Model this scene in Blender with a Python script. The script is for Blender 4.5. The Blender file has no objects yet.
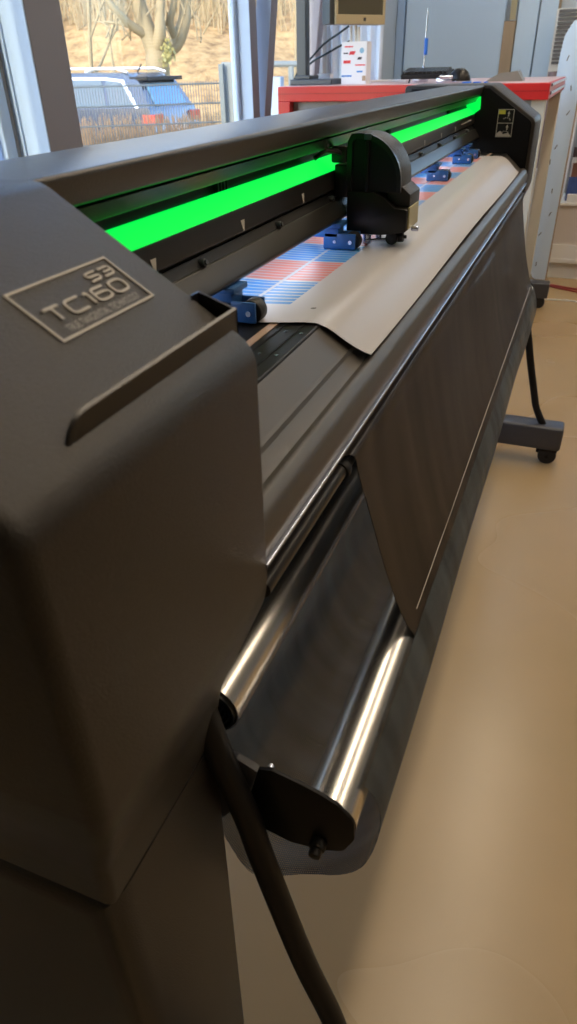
import bpy, bmesh, math, random
from mathutils import Vector, Matrix, Quaternion
random.seed(7)
C = bpy.context.scene.collection
EYE = 1.16                      # camera height above the floor; plotter coordinates below are given relative to it
PI = math.pi

# ------------------------------------------------------------------ materials
def mat(name, col, rough=.5, metal=0., spec=.5, noise=None, bump=None, emit=None, coat=0., trans=0., alpha=1., sheen=0.):
    m = bpy.data.materials.new(name); m.use_nodes = True
    nt = m.node_tree; b = nt.nodes['Principled BSDF']
    b.inputs['Base Color'].default_value = (*col, 1); b.inputs['Roughness'].default_value = rough
    b.inputs['Metallic'].default_value = metal; b.inputs['Specular IOR Level'].default_value = spec
    b.inputs['Coat Weight'].default_value = coat; b.inputs['Transmission Weight'].default_value = trans
    b.inputs['Alpha'].default_value = alpha; b.inputs['Sheen Weight'].default_value = sheen
    if emit: b.inputs['Emission Color'].default_value = (*emit[0], 1); b.inputs['Emission Strength'].default_value = emit[1]
    tc = nt.nodes.new('ShaderNodeTexCoord')
    if noise:                   # (scale, amount) or (scale, amount, stretch)
        n = nt.nodes.new('ShaderNodeTexNoise'); n.inputs['Scale'].default_value = noise[0]; n.inputs['Detail'].default_value = 5
        if len(noise) > 2:
            mp = nt.nodes.new('ShaderNodeMapping'); mp.inputs['Scale'].default_value = noise[2]
            nt.links.new(tc.outputs['Object'], mp.inputs[0]); nt.links.new(mp.outputs[0], n.inputs['Vector'])
        else: nt.links.new(tc.outputs['Object'], n.inputs['Vector'])
        r = nt.nodes.new('ShaderNodeMapRange'); r.inputs[3].default_value = 1-noise[1]; r.inputs[4].default_value = 1+noise[1]
        nt.links.new(n.outputs[0], r.inputs[0])
        x = nt.nodes.new('ShaderNodeVectorMath'); x.operation = 'SCALE'; x.inputs[0].default_value = col
        nt.links.new(r.outputs[0], x.inputs['Scale']); nt.links.new(x.outputs[0], b.inputs['Base Color'])
    if bump:
        n = nt.nodes.new('ShaderNodeTexNoise'); n.inputs['Scale'].default_value = bump[0]; n.inputs['Detail'].default_value = 3
        if len(bump) > 2:
            mp = nt.nodes.new('ShaderNodeMapping'); mp.inputs['Scale'].default_value = bump[2]
            nt.links.new(tc.outputs['Object'], mp.inputs[0]); nt.links.new(mp.outputs[0], n.inputs['Vector'])
        else: nt.links.new(tc.outputs['Object'], n.inputs['Vector'])
        bp = nt.nodes.new('ShaderNodeBump'); bp.inputs['Strength'].default_value = bump[1]; bp.inputs['Distance'].default_value = .002
        nt.links.new(n.outputs[0], bp.inputs['Height']); nt.links.new(bp.outputs[0], b.inputs['Normal'])
    return m

def mesh_cloth(name, col, open_, period=.0022, rough=.5):
    """woven net: threads of opaque cloth with see-through holes between (UV in metres)"""
    m = bpy.data.materials.new(name); m.use_nodes = True; nt = m.node_tree; N = nt.nodes; L = nt.links
    b = N['Principled BSDF']; out = N['Material Output']
    b.inputs['Base Color'].default_value = (*col, 1); b.inputs['Roughness'].default_value = rough; b.inputs['Specular IOR Level'].default_value = .18
    tc = N.new('ShaderNodeTexCoord'); sp = N.new('ShaderNodeSeparateXYZ'); L.new(tc.outputs['UV'], sp.inputs[0])
    nz = N.new('ShaderNodeTexNoise'); nz.inputs['Scale'].default_value = 1; nz.inputs['Detail'].default_value = 4
    mpn = N.new('ShaderNodeMapping'); mpn.inputs['Scale'].default_value = (3, 22, 1); mpn.inputs['Rotation'].default_value = (0, 0, .35); L.new(tc.outputs['UV'], mpn.inputs[0]); L.new(mpn.outputs[0], nz.inputs['Vector'])
    cr_ = N.new('ShaderNodeMapRange'); cr_.inputs[1].default_value = .35; cr_.inputs[2].default_value = .75; cr_.inputs[3].default_value = .7; cr_.inputs[4].default_value = 1.9; L.new(nz.outputs[0], cr_.inputs[0])
    sc_ = N.new('ShaderNodeVectorMath'); sc_.operation = 'SCALE'; sc_.inputs[0].default_value = col; L.new(cr_.outputs[0], sc_.inputs['Scale']); L.new(sc_.outputs[0], b.inputs['Base Color'])
    vals = []
    for k in (0, 1):
        mu = N.new('ShaderNodeMath'); mu.operation = 'MULTIPLY'; mu.inputs[1].default_value = 2*PI/period; L.new(sp.outputs[k], mu.inputs[0])
        s = N.new('ShaderNodeMath'); s.operation = 'SINE'; L.new(mu.outputs[0], s.inputs[0])
        mr = N.new('ShaderNodeMapRange'); mr.inputs[1].default_value = -1; mr.inputs[2].default_value = 1; L.new(s.outputs[0], mr.inputs[0]); vals.append(mr)
    mx = N.new('ShaderNodeMath'); mx.operation = 'MULTIPLY'; L.new(vals[0].outputs[0], mx.inputs[0]); L.new(vals[1].outputs[0], mx.inputs[1])
    fa = N.new('ShaderNodeMapRange'); fa.inputs[1].default_value = .12; fa.inputs[2].default_value = .5
    fa.inputs[3].default_value = open_*.25; fa.inputs[4].default_value = min(1, open_*2.2); L.new(mx.outputs[0], fa.inputs[0])
    bp = N.new('ShaderNodeBump'); bp.inputs['Strength'].default_value = .5; bp.inputs['Distance'].default_value = .0006; bp.invert = True
    L.new(mx.outputs[0], bp.inputs['Height']); L.new(bp.outputs[0], b.inputs['Normal'])
    tr = N.new('ShaderNodeBsdfTransparent'); mi = N.new('ShaderNodeMixShader')
    L.new(fa.outputs[0], mi.inputs[0]); L.new(b.outputs[0], mi.inputs[1]); L.new(tr.outputs[0], mi.inputs[2]); L.new(mi.outputs[0], out.inputs[0])
    return m

M = dict(
 shell=mat('powder coated shell', (.030,.026,.022), .38, 0, .4, bump=(900,.35)),
 leg=mat('powder coated leg', (.032,.028,.024), .38, 0, .4, bump=(900,.35)),
 beam=mat('anodised beam', (.085,.080,.075), .30, .5, .5, bump=(700,.15)),
 black=mat('matt black plastic', (.008,.008,.009), .5, 0, .25),
 blackg=mat('satin black plastic', (.013,.012,.011), .32, 0, .35),
 inner=mat('black inner panel', (.004,.004,.005), .6, 0, .15),
 rail=mat('dark guide profile', (.024,.022,.020), .33, .2, .4),
 apron=mat('grey apron', (.085,.078,.070), .36, .25, bump=(1200,.25)),
 platen=mat('black platen', (.010,.010,.011), .4, 0, .3),
 steel=mat('brushed aluminium tube', (.82,.81,.79), .27, 1., bump=(60,.25,(1,.02,1))),
 alu=mat('aluminium trim lit blue', (.60,.65,.80), .25, 1.),  # blue window reflection is put into the metal colour
 copper=mat('copper colored cutting strip', (.55,.38,.28), .4, .3),
 green=mat('green LED glow', (.0,.3,.05), .5, emit=((0.0,.70,.055), .80)),  # glow stands in for green LED light falling on the surfaces
 darkgreen=mat('channel plastic', (.03,.035,.033), .25),
 white=mat('white paint', (.80,.80,.78), .5),
 printw=mat('pale grey print', (.52,.49,.44), .5),
 printg=mat('dim grey print', (.38,.36,.32), .5),
 blue=mat('blue plastic', (.035,.13,.38), .35),
 rubber=mat('black rubber', (.012,.011,.011), .55, bump=(150,.6)),
 yellow=mat('yellow print', (.65,.6,.08), .5),
 foot=mat('grey steel foot', (.060,.062,.072), .38, .2, bump=(800,.2)),
 red=mat('red lacquer', (.62,.022,.020), .35),
 grey=mat('grey panel', (.30,.31,.33), .45),
 dgrey=mat('dark grey metal', (.07,.08,.09), .4, .3),
 cream=mat('cream painted board', (.62,.58,.48), .5),
 frame=mat('white window frame lit blue', (.40,.53,.72), .5, 0, .3),  # blue window light on the reveals is put into this colour
 frame_shade=mat('shaded room side window frame', (.215,.215,.26), .5),  # same frame on its backlit side, shade put into the colour
 gasket=mat('grey gasket', (.20,.21,.22), .7, noise=(300,.3)),
 wallm=mat('painted wall lit blue', (.50,.56,.62), .7, noise=(3,.03)),  # walls carry the blue of the window light in their colour
 ceil=mat('ceiling paint', (.8,.79,.76), .8, noise=(3,.02)),
 panelw=mat('white laminate panel lit blue', (.62,.78,.96), .45),  # bluish window light on the white panels is painted into the colour
 tan=mat('tan wood post', (.45,.33,.22), .6, noise=(12,.2,(1,1,.1))),
 ply=mat('plywood edge', (.40,.30,.20), .6),
 curtain=mat('white curtain lit blue', (.64,.76,.90), .8),  # white cloth with the blue window light mixed into its colour
 screen=mat('dark screen', (.10,.095,.07), .15),
 bezel=mat('beige bezel', (.50,.43,.27), .45),
 bluem=mat('blue handle', (.02,.17,.75), .4),
 paper=mat('white card', (.82,.84,.88), .5),
 redp=mat('red ink', (.70,.03,.04), .5), bluep=mat('blue ink', (.05,.25,.65), .5), dkp=mat('black ink', (.03,.03,.04), .5),
 cable=mat('dark cable', (.01,.03,.035), .4), cablew=mat('white cable', (.75,.74,.7), .5), cabler=mat('red cable', (.30,.04,.03), .5),
 carp=mat('dark blue car paint', (.03,.05,.11), .2, .4, coat=.6), cartrim=mat('silver trim', (.75,.77,.8), .3, .6),
 carglass=mat('tinted glass', (.10,.13,.15), .08, 0, .8), tail=mat('red tail lamp', (.55,.04,.02), .3), tyre=mat('tyre', (.02,.02,.02), .7),
 carroof=mat('blue grey roof', (.06,.08,.12), .25, .3, coat=.5),
 bark=mat('grey tan bark', (.30,.23,.13), .85, noise=(6,.3,(1,1,.3)), bump=(20,.6)),
 grass=mat('dry stalks', (.34,.21,.11), .8, noise=(4,.35)),
 bush=mat('bare brush', (.36,.27,.15), .85, noise=(3,.35)),
 leafy=mat('yellow green leaves', (.38,.33,.13), .7, noise=(5,.3)),
 fencem=mat('grey green fence steel', (.12,.14,.15), .5, .3),
 postm=mat('weathered gate post', (.20,.22,.22), .6),
 pale=mat('pale render', (.75,.70,.60), .8), roofm=mat('distant roof', (.35,.30,.28), .8),
 glass=None,
)
def leaves_ground():
    m = mat('leaf covered slope', (.5,.3,.15), .9); nt = m.node_tree; N = nt.nodes; L = nt.links; b = N['Principled BSDF']
    tc = N.new('ShaderNodeTexCoord'); n = N.new('ShaderNodeTexNoise'); n.inputs['Scale'].default_value = 2.5; n.inputs['Detail'].default_value = 9; n.inputs['Roughness'].default_value = .7
    L.new(tc.outputs['Object'], n.inputs['Vector']); r = N.new('ShaderNodeValToRGB'); L.new(n.outputs[0], r.inputs[0])
    e = r.color_ramp.elements; e[0].position = .35; e[0].color = (.26,.15,.07,1); e[1].position = .62; e[1].color = (.62,.38,.17,1)
    x = r.color_ramp.elements.new(.5); x.color = (.50,.30,.13,1)
    L.new(r.outputs[0], b.inputs['Base Color']); b.inputs['Specular IOR Level'].default_value = .1
    return m
M['hill'] = leaves_ground()
def floor_mat():
    m = mat('polished concrete', (.4,.33,.24), .22); nt = m.node_tree; N = nt.nodes; L = nt.links; b = N['Principled BSDF']
    tc = N.new('ShaderNodeTexCoord')
    n = N.new('ShaderNodeTexNoise'); n.inputs['Scale'].default_value = 2.4; n.inputs['Detail'].default_value = 4; n.inputs['Roughness'].default_value = .5
    L.new(tc.outputs['Object'], n.inputs['Vector']); r = N.new('ShaderNodeValToRGB'); L.new(n.outputs[0], r.inputs[0])
    e = r.color_ramp.elements; e[0].position = .3; e[0].color = (.395,.275,.135,1); e[1].position = .72; e[1].color = (.450,.310,.155,1)
    v = N.new('ShaderNodeTexVoronoi'); v.inputs['Scale'].default_value = 9; L.new(tc.outputs['Object'], v.inputs['Vector'])
    lt = N.new('ShaderNodeMath'); lt.operation = 'LESS_THAN'; lt.inputs[1].default_value = .012; L.new(v.outputs['Distance'], lt.inputs[0])
    mx = N.new('ShaderNodeMixRGB'); mx.inputs[2].default_value = (.42,.28,.135,1); L.new(lt.outputs[0], mx.inputs[0]); L.new(r.outputs[0], mx.inputs[1])
    L.new(mx.outputs[0], b.inputs['Base Color'])
    n2 = N.new('ShaderNodeTexNoise'); n2.inputs['Scale'].default_value = 2; n2.inputs['Detail'].default_value = 1; L.new(tc.outputs['Object'], n2.inputs['Vector'])
    mr = N.new('ShaderNodeMapRange'); mr.inputs[3].default_value = .25; mr.inputs[4].default_value = .29; L.new(n2.outputs[0], mr.inputs[0]); L.new(mr.outputs[0], b.inputs['Roughness'])
    return m
M['floor'] = floor_mat()
def glass_mat():
    m = bpy.data.materials.new('window glass'); m.use_nodes = True; nt = m.node_tree; N = nt.nodes; L = nt.links
    N.remove(N['Principled BSDF']); o = N['Material Output']
    t = N.new('ShaderNodeBsdfTransparent'); t.inputs[0].default_value = (.96,.98,.98,1)
    g = N.new('ShaderNodeBsdfGlossy'); g.inputs['Roughness'].default_value = .02
    x = N.new('ShaderNodeMixShader'); x.inputs[0].default_value = .018
    L.new(t.outputs[0], x.inputs[1]); L.new(g.outputs[0], x.inputs[2]); L.new(x.outputs[0], o.inputs[0]); return m
M['glass'] = glass_mat()
def sheet_mat():
    """white vinyl with rows of alternately blue and salmon striped squares (local X across, Y along)"""
    m = mat('printed white vinyl', (.7,.67,.62), .33); nt = m.node_tree; N = nt.nodes; L = nt.links; b = N['Principled BSDF']
    tc = N.new('ShaderNodeTexCoord'); sp = N.new('ShaderNodeSeparateXYZ'); L.new(tc.outputs['UV'], sp.inputs[0]); X, Y = sp.outputs[0], sp.outputs[1]
    def mth(op, a, bb=None):
        n = N.new('ShaderNodeMath'); n.operation = op
        for i, v in enumerate((a, bb)):
            if v is None: continue
            if isinstance(v, (int, float)): n.inputs[i].default_value = v
            else: L.new(v, n.inputs[i])
        return n.outputs[0]
    t = mth('MULTIPLY', mth('SUBTRACT', Y, .66), 10)                     # row number
    cell = mth('MODULO', mth('FLOOR', t), 2)                             # 0 blue, 1 red
    fr = mth('FRACT', mth('MULTIPLY', t, 8))                             # stripes
    stripe = mth('GREATER_THAN', fr, .22)
    row = mth('FRACT', t); rowgap = mth('MULTIPLY', mth('GREATER_THAN', row, .03), mth('LESS_THAN', row, .97))
    inY = mth('MULTIPLY', mth('GREATER_THAN', Y, .66), mth('LESS_THAN', Y, 2.06))
    inX = mth('LESS_THAN', X, -.269)
    gap = mth('GREATER_THAN', mth('ABSOLUTE', mth('ADD', X, .313)), .0022)
    mask = mth('MULTIPLY', mth('MULTIPLY', mth('MULTIPLY', inY, inX), mth('MULTIPLY', stripe, rowgap)), gap)
    cc = N.new('ShaderNodeMixRGB'); cc.inputs[1].default_value = (.010,.23,.60,1); cc.inputs[2].default_value = (.66,.19,.14,1); L.new(cell, cc.inputs[0])
    # registration dot
    dx = mth('ADD', X, .240); dy = mth('SUBTRACT', Y, .648); dd = mth('SQRT', mth('ADD', mth('MULTIPLY', dx, dx), mth('MULTIPLY', dy, dy)))
    dot = mth('LESS_THAN', dd, .0028)
    m1 = N.new('ShaderNodeMixRGB'); m1.inputs[1].default_value = (.54,.535,.56,1); L.new(mask, m1.inputs[0]); L.new(cc.outputs[0], m1.inputs[2])
    m2 = N.new('ShaderNodeMixRGB'); m2.inputs[2].default_value = (.02,.02,.02,1); L.new(dot, m2.inputs[0]); L.new(m1.outputs[0], m2.inputs[1])
    L.new(m2.outputs[0], b.inputs['Base Color']); return m
M['sheet'] = sheet_mat()
M['net'] = mesh_cloth('woven black net cover', (.034,.027,.022), .20, .0032, .45)
M['sling'] = mesh_cloth('black net sling', (.070,.086,.098), .80, .0026, .5)

# ------------------------------------------------------------------ helpers
def root_loc(p):
    v = Vector((0,0,0))
    while p is not None: v += Vector(p.location); p = p.parent
    return v
def obj(name, data, m, parent=None, smooth=None, origin=None):
    """link a bmesh or (verts, faces) given in WORLD coordinates as one mesh object"""
    if isinstance(data, tuple):
        bm = bmesh.new(); vs = [bm.verts.new(v) for v in data[0]]
        for f in data[1]:
            try: bm.faces.new([vs[i] for i in f])
            except ValueError: pass
    else: bm = data
    bm.normal_update()
    me = bpy.data.meshes.new(name)
    if parent is None:
        if origin is None:
            xs = [v.co for v in bm.verts]
            origin = Vector(((min(c.x for c in xs)+max(c.x for c in xs))/2, (min(c.y for c in xs)+max(c.y for c in xs))/2, min(c.z for c in xs)))
        off = Vector(origin)
    else: off = root_loc(parent)
    if smooth is not None:
        for f in bm.faces: f.smooth = True
        for e in bm.edges:
            if len(e.link_faces) == 2: e.smooth = e.calc_face_angle(0) < smooth
    bmesh.ops.translate(bm, verts=bm.verts, vec=-off)
    bm.to_mesh(me); bm.free()
    me.materials.append(m)
    o = bpy.data.objects.new(name, me); C.objects.link(o)
    if parent is None: o.location = off
    else: o.parent = parent
    return o
def thing(name, label, cat, loc=(0,0,0), group=None):
    o = bpy.data.objects.new(name, None); C.objects.link(o); o.location = loc; o.empty_display_size = .05
    o['label'] = label; o['category'] = cat
    if group: o['group'] = group
    return o
def tag(o, label, cat, group=None, kind=None):
    o['label'] = label; o['category'] = cat
    if group: o['group'] = group
    if kind: o['kind'] = kind
    return o
def struct(name, data, m, parent=None, smooth=None):
    o = obj(name, data, m, parent, smooth)
    if parent is None: o['kind'] = 'structure'
    return o
def fillet(pts, seg=5):
    """pts: (x,z) or (x,z,r); returns rounded closed polygon"""
    out = []; n = len(pts)
    for i, p in enumerate(pts):
        if len(p) < 3 or p[2] == 0: out.append((p[0], p[1])); continue
        a = Vector(pts[i-1][:2]); b = Vector(p[:2]); c = Vector(pts[(i+1) % n][:2]); r = p[2]
        u = (a-b).normalized(); w = (c-b).normalized(); ang = u.angle(w)
        if ang > PI-.01: out.append(tuple(b)); continue
        d = min(r/math.tan(ang/2), (a-b).length*.49, (c-b).length*.49); r = d*math.tan(ang/2)
        cen = b+(u+w).normalized()*(r/math.sin(ang/2)); s = b+u*d-cen; e = b+w*d-cen
        tot = s.angle(e); sg = 1 if s.x*e.y-s.y*e.x > 0 else -1
        for k in range(seg+1):
            t = sg*tot*k/seg; out.append((cen.x+s.x*math.cos(t)-s.y*math.sin(t), cen.y+s.x*math.sin(t)+s.y*math.cos(t)))
    return out
def extr(prof, y0, y1, rel=True, seg=5, bev=0., bevseg=2, bev0=None, bev0seg=6):
    """closed XZ profile (relative to eye height) extruded along Y; bev0 = larger bevel on the y0 end"""
    P = fillet(prof, seg); dz = EYE if rel else 0; bm = bmesh.new()
    a = [bm.verts.new((x, y0, z+dz)) for x, z in P]; b = [bm.verts.new((x, y1, z+dz)) for x, z in P]; n = len(P)
    f0 = bm.faces.new(a); f1 = bm.faces.new(b[::-1])
    for i in range(n): bm.faces.new((a[i], b[i], b[(i+1) % n], a[(i+1) % n]))
    bmesh.ops.recalc_face_normals(bm, faces=bm.faces)
    if bev0: bmesh.ops.bevel(bm, geom=list(f0.edges), offset=bev0, segments=bev0seg, profile=.5, affect='EDGES', clamp_overlap=True)
    if bev:
        es = [e for e in bm.edges if all(abs(v.co.y-y1) < 1e-6 for v in e.verts)] if bev0 else [e for e in bm.edges if len({round(v.co.y, 6) for v in e.verts}) == 1]
        bmesh.ops.bevel(bm, geom=es, offset=bev, segments=bevseg, profile=.5, affect='EDGES', clamp_overlap=True)
    return bm
def box(x0, x1, y0, y1, z0, z1, rel=False, bev=0., seg=2, bm=None):
    dz = EYE if rel else 0; nb = bmesh.new()
    r = bmesh.ops.create_cube(nb, size=1)
    for v in nb.verts: v.co = Vector((x0+(v.co.x+.5)*(x1-x0), y0+(v.co.y+.5)*(y1-y0), z0+dz+(v.co.z+.5)*(z1-z0)))
    if bev: bmesh.ops.bevel(nb, geom=list(nb.edges), offset=bev, segments=seg, profile=.5, affect='EDGES', clamp_overlap=True)
    bmesh.ops.recalc_face_normals(nb, faces=nb.faces)
    if bm is None: return nb
    merge(bm, nb); return bm
def merge(a, b):
    me = bpy.data.meshes.new('tmp'); b.to_mesh(me); b.free(); a.from_mesh(me); bpy.data.meshes.remove(me); return a
def xform(bm, mtx): bmesh.ops.transform(bm, matrix=mtx, verts=bm.verts); return bm
def cyl(p0, p1, r, seg=24, r1=None, bm=None, bev=0., hollow=None):
    p0 = Vector(p0); p1 = Vector(p1); nb = bmesh.new(); L = (p1-p0).length
    bmesh.ops.create_cone(nb, cap_ends=True, segments=seg, radius1=r, radius2=r if r1 is None else r1, depth=L)
    if bev:
        es = [e for e in nb.edges if abs(abs(e.verts[0].co.z)-L/2) < 1e-6 and abs(e.verts[0].co.z-e.verts[1].co.z) < 1e-6]
        bmesh.ops.bevel(nb, geom=es, offset=bev, segments=2, profile=.5, affect='EDGES')
    q = Vector((0,0,1)).rotation_difference((p1-p0).normalized())
    xform(nb, Matrix.Translation((p0+p1)/2) @ q.to_matrix().to_4x4())
    if bm is None: return nb
    return merge(bm, nb)
def smooth_path(pts, n=8):
    pts = [Vector(p) for p in pts]; out = []
    for i in range(len(pts)-1):
        p0 = pts[max(i-1, 0)]; p1 = pts[i]; p2 = pts[i+1]; p3 = pts[min(i+2, len(pts)-1)]
        for k in range(n):
            t = k/n; out.append(.5*((2*p1)+(p2-p0)*t+(2*p0-5*p1+4*p2-p3)*t*t+(-p0+3*p1-3*p2+p3)*t**3))
    out.append(pts[-1]); return out
def tube(pts, r, seg=12, bm=None, radii=None, flat=1.):
    pts = [Vector(p) for p in pts]; nb = bmesh.new(); rings = []; up = None
    for i, p in enumerate(pts):
        t = (pts[min(i+1, len(pts)-1)]-pts[max(i-1, 0)]).normalized()
        if up is None:
            up = Vector((0,0,1)) if abs(t.z) < .9 else Vector((1,0,0))
        up = (up-t*up.dot(t)).normalized(); s = t.cross(up); rr = radii[i] if radii else r
        rings.append([nb.verts.new(p+(up*math.cos(a)*flat+s*math.sin(a))*rr) for a in [2*PI*k/seg for k in range(seg)]])
    for a, b in zip(rings, rings[1:]):
        for k in range(seg): nb.faces.new((a[k], a[(k+1) % seg], b[(k+1) % seg], b[k]))
    nb.faces.new(rings[0][::-1]); nb.faces.new(rings[-1])
    bmesh.ops.recalc_face_normals(nb, faces=nb.faces)
    if bm is None: return nb
    return merge(bm, nb)
def strip(prof, ys, thick, fn=None, name=None, m=None, parent=None, rel=True):
    """open XZ profile swept over ys with real thickness; UV = (arc length or x, y) in metres; fn(i, j, x, y, z) may move a point"""
    bm = bmesh.new(); uv = bm.loops.layers.uv.new('UVMap'); dz = EYE if rel else 0
    ds = [0]
    for a, b in zip(prof, prof[1:]): ds.append(ds[-1]+math.hypot(b[0]-a[0], b[1]-a[1]))
    nrm = []
    for i in range(len(prof)):
        a = prof[max(i-1, 0)]; b = prof[min(i+1, len(prof)-1)]; t = Vector((b[0]-a[0], b[1]-a[1])).normalized(); nrm.append((-t.y, t.x))
    lay = []
    for s in (0, 1):
        g = []
        for i, (x, z) in enumerate(prof):
            row = []
            for j, y in enumerate(ys):
                X, Y, Z = (fn(i, j, x, y, z) if fn else (x, y, z))
                v = bm.verts.new((X+nrm[i][0]*thick*s, Y, Z+nrm[i][1]*thick*s+dz)); row.append((v, (ds[i], Y) if name != 'vinyl_sheet' else (X, y)))
            g.append(row)
        lay.append(g)
    def face(q):
        f = bm.faces.new([v for v, _ in q])
        for l, (_, u) in zip(f.loops, q): l[uv].uv = u
    n, k = len(prof), len(ys)
    for i in range(n-1):
        for j in range(k-1):
            for s in (0, 1):
                g = lay[s]; q = [g[i][j], g[i][j+1], g[i+1][j+1], g[i+1][j]]; face(q if s else q[::-1])
    for i in range(n-1):
        for j in (0, k-1): face([lay[0][i][j], lay[0][i+1][j], lay[1][i+1][j], lay[1][i][j]])
    for j in range(k-1):
        for i in (0, n-1): face([lay[0][i][j], lay[0][i][j+1], lay[1][i][j+1], lay[1][i][j]])
    bmesh.ops.recalc_face_normals(bm, faces=bm.faces)
    return obj(name, bm, m, parent, smooth=.7)
def linsp(a, b, n): return [a+(b-a)*i/(n-1) for i in range(n)]
def S(n): return math.sin(n)

# ================================================================== camera
f_px = 680.0
Yc = Vector((322.5, -453., f_px)).normalized()
Dc = Vector((26.5, 1041., f_px)); Dc = (Dc-Yc*Dc.dot(Yc)).normalized(); Xc = Dc.cross(Yc)
if Xc.x < 0: Xc = -Xc
Zc = -Dc
right = Vector((Xc[0], Yc[0], Zc[0])); up = -Vector((Xc[1], Yc[1], Zc[1])); fwd = Vector((Xc[2], Yc[2], Zc[2]))
cam = bpy.data.cameras.new('camera'); co = bpy.data.objects.new('camera', cam); C.objects.link(co)
co.matrix_world = Matrix(((right.x, up.x, -fwd.x, 0), (right.y, up.y, -fwd.y, 0), (right.z, up.z, -fwd.z, EYE), (0,0,0,1)))
cam.sensor_fit = 'VERTICAL'; cam.sensor_height = 36; cam.lens = f_px/1024*36; cam.clip_start = .02; cam.clip_end = 300
cam.dof.use_dof = True; cam.dof.focus_distance = .95; cam.dof.aperture_fstop = 10
bpy.context.scene.camera = co

# ================================================================== cutting plotter
YN, YF = .341, 2.20
plot = thing('cutting_plotter', 'long dark roll cutting plotter with green LED glow, net basket and castered stand', 'plotter', (-.32, 1.27, 0))
def cap_profile(w=0):
    return [(-.52,-.05,.01), (-.284,-.05,.022), (-.1565,-.1325,.022), (-.1565,-.312,.08), (-.203,-.425,.10), (-.2150,-.490), (-.50,-.490), (-.53,-.35,.05)]
# near end cover, outer side towards the camera
def taper(bm):
    for v in bm.verts:
        h = -(v.co.z-EYE); t = min(1, max(0, (h-.29)/.19)); t = t*t*(3-2*t)
        v.co.y += .040*t*max(0, 1-(v.co.y-.138)/.19)
    return bm
cp = cap_profile(); cp = cp[:3]+[(-.1565,-.312,.08)]+cp[4:]
nb = extr(cp, .138, YN, bev=.003, bev0=.024, seg=8)
bmesh.ops.bisect_plane(nb, geom=list(nb.verts)+list(nb.edges)+list(nb.faces), plane_co=(0,0,EYE-.30), plane_no=(0,0,1))
for k in range(1, 7): bmesh.ops.bisect_plane(nb, geom=list(nb.verts)+list(nb.edges)+list(nb.faces), plane_co=(0,0,EYE-.30-.03*k), plane_no=(0,0,1))
cap = obj('side_cover', taper(nb), M['shell'], plot, smooth=.6)
capf = obj('side_cover', extr(cap_profile(), YF, YF+.2, bev=.006, seg=8), M['shell'], plot, smooth=.6)
# inner black cheek of the far cover
obj('cheek', extr([(-.50,-.058), (-.288,-.058,.01), (-.166,-.136,.02), (-.165,-.30,.09), (-.21,-.43,.09), (-.222,-.49), (-.50,-.49)], YF-.006, YF+.002, bev=.002), M['inner'], plot, smooth=.6)
# leg covers
lp = [(-.49,-.4945), (-.2155,-.4945), (-.2235,-1.09), (-.47,-1.09)]
obj('leg', extr(lp, .179, YN-.001, bev=.004, bev0=.024), M['leg'], plot, smooth=.6)
obj('leg', extr(lp, YF+.002, YF+.2, bev=.006), M['leg'], plot, smooth=.6)
# feet with casters
def foot(y0, y1):
    ft = obj('foot', box(-.78, .082, y0, y1, -1.10, -1.018, rel=True, bev=.009, seg=3), M['foot'], plot, smooth=.6)
    for x in (.045, -.73):
        y = (y0+y1)/2
        bm = cyl((x, y-.019, .030), (x, y-.003, .030), .030, 24, bev=.004); cyl((x, y+.003, .030), (x, y+.019, .030), .030, 24, bm=bm, bev=.004)
        w = obj('caster', bm, M['rubber'], ft, smooth=.6)
        bm = box(x-.026, x+.030, y-.021, y+.021, .045, .064, bev=.004); box(x-.038, x-.02, y-.012, y+.012, .036, .050, bm=bm, bev=.003); cyl((x, y-.024, .030), (x, y+.024, .030), .006, 12, bm=bm)
        obj('caster_fork', bm, M['black'], ft, smooth=.6)
foot(2.20, 2.275); foot(.225, .295)
# struts from leg to foot
def strut(y, pts, r=.0125):
    obj('strut', tube(smooth_path([(a, y+dy, b+EYE) for a, b, dy in pts], 6), r, 16), M['black'], plot, smooth=.7)
strut(2.235, [(-.155,-.47,0), (-.090,-.70,0), (-.062,-.81,0), (-.030,-.925,0), (-.019,-.962,0), (.000,-1.0,0), (.018,-1.03,0)], .0115)
strut(.330, [(-.232,-.38,0), (-.218,-.452,0), (-.206,-.509,0), (-.185,-.584,0), (-.171,-.64,-.003), (-.126,-.78,-.015), (-.087,-.893,-.02), (-.062,-.965,-.040), (-.045,-1.0,-.055), (-.032,-1.03,-.068)], .0125)
# beam cover
Y0, Y1 = YN-.004, YF+.01
beam = obj('beam_cover', extr([(-.402,-.052,.004), (-.302,-.052,.0035), (-.309,-.0735,.004), (-.318,-.0755), (-.325,-.088), (-.402,-.088)], Y0, Y1), M['beam'], plot, smooth=.6)
obj('beam_lip', extr([(-.316,-.0755), (-.3125,-.0765), (-.321,-.0895,.001), (-.326,-.089)], Y0, Y1), M['darkgreen'], plot)
# channel behind the lip with ribs
bm = extr([(-.40,-.086), (-.346,-.086), (-.342,-.105), (-.40,-.106)], Y0, Y1)
for y in (.66, .667, .674, .681, 1.33, 1.34, 1.9, 1.91): box(-.347, -.338, y, y+.003, -.106, -.086, rel=True, bm=bm)
obj('channel', bm, M['black'], plot)
obj('cheek_green_wash', extr([(-.345,-.080), (-.308,-.077), (-.306,-.107), (-.320,-.1165), (-.345,-.100)], YF-.012, YF-.007, bev=.0005), M['green'], plot)  # green light falling on the cheek, added as a small glowing plate
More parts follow.
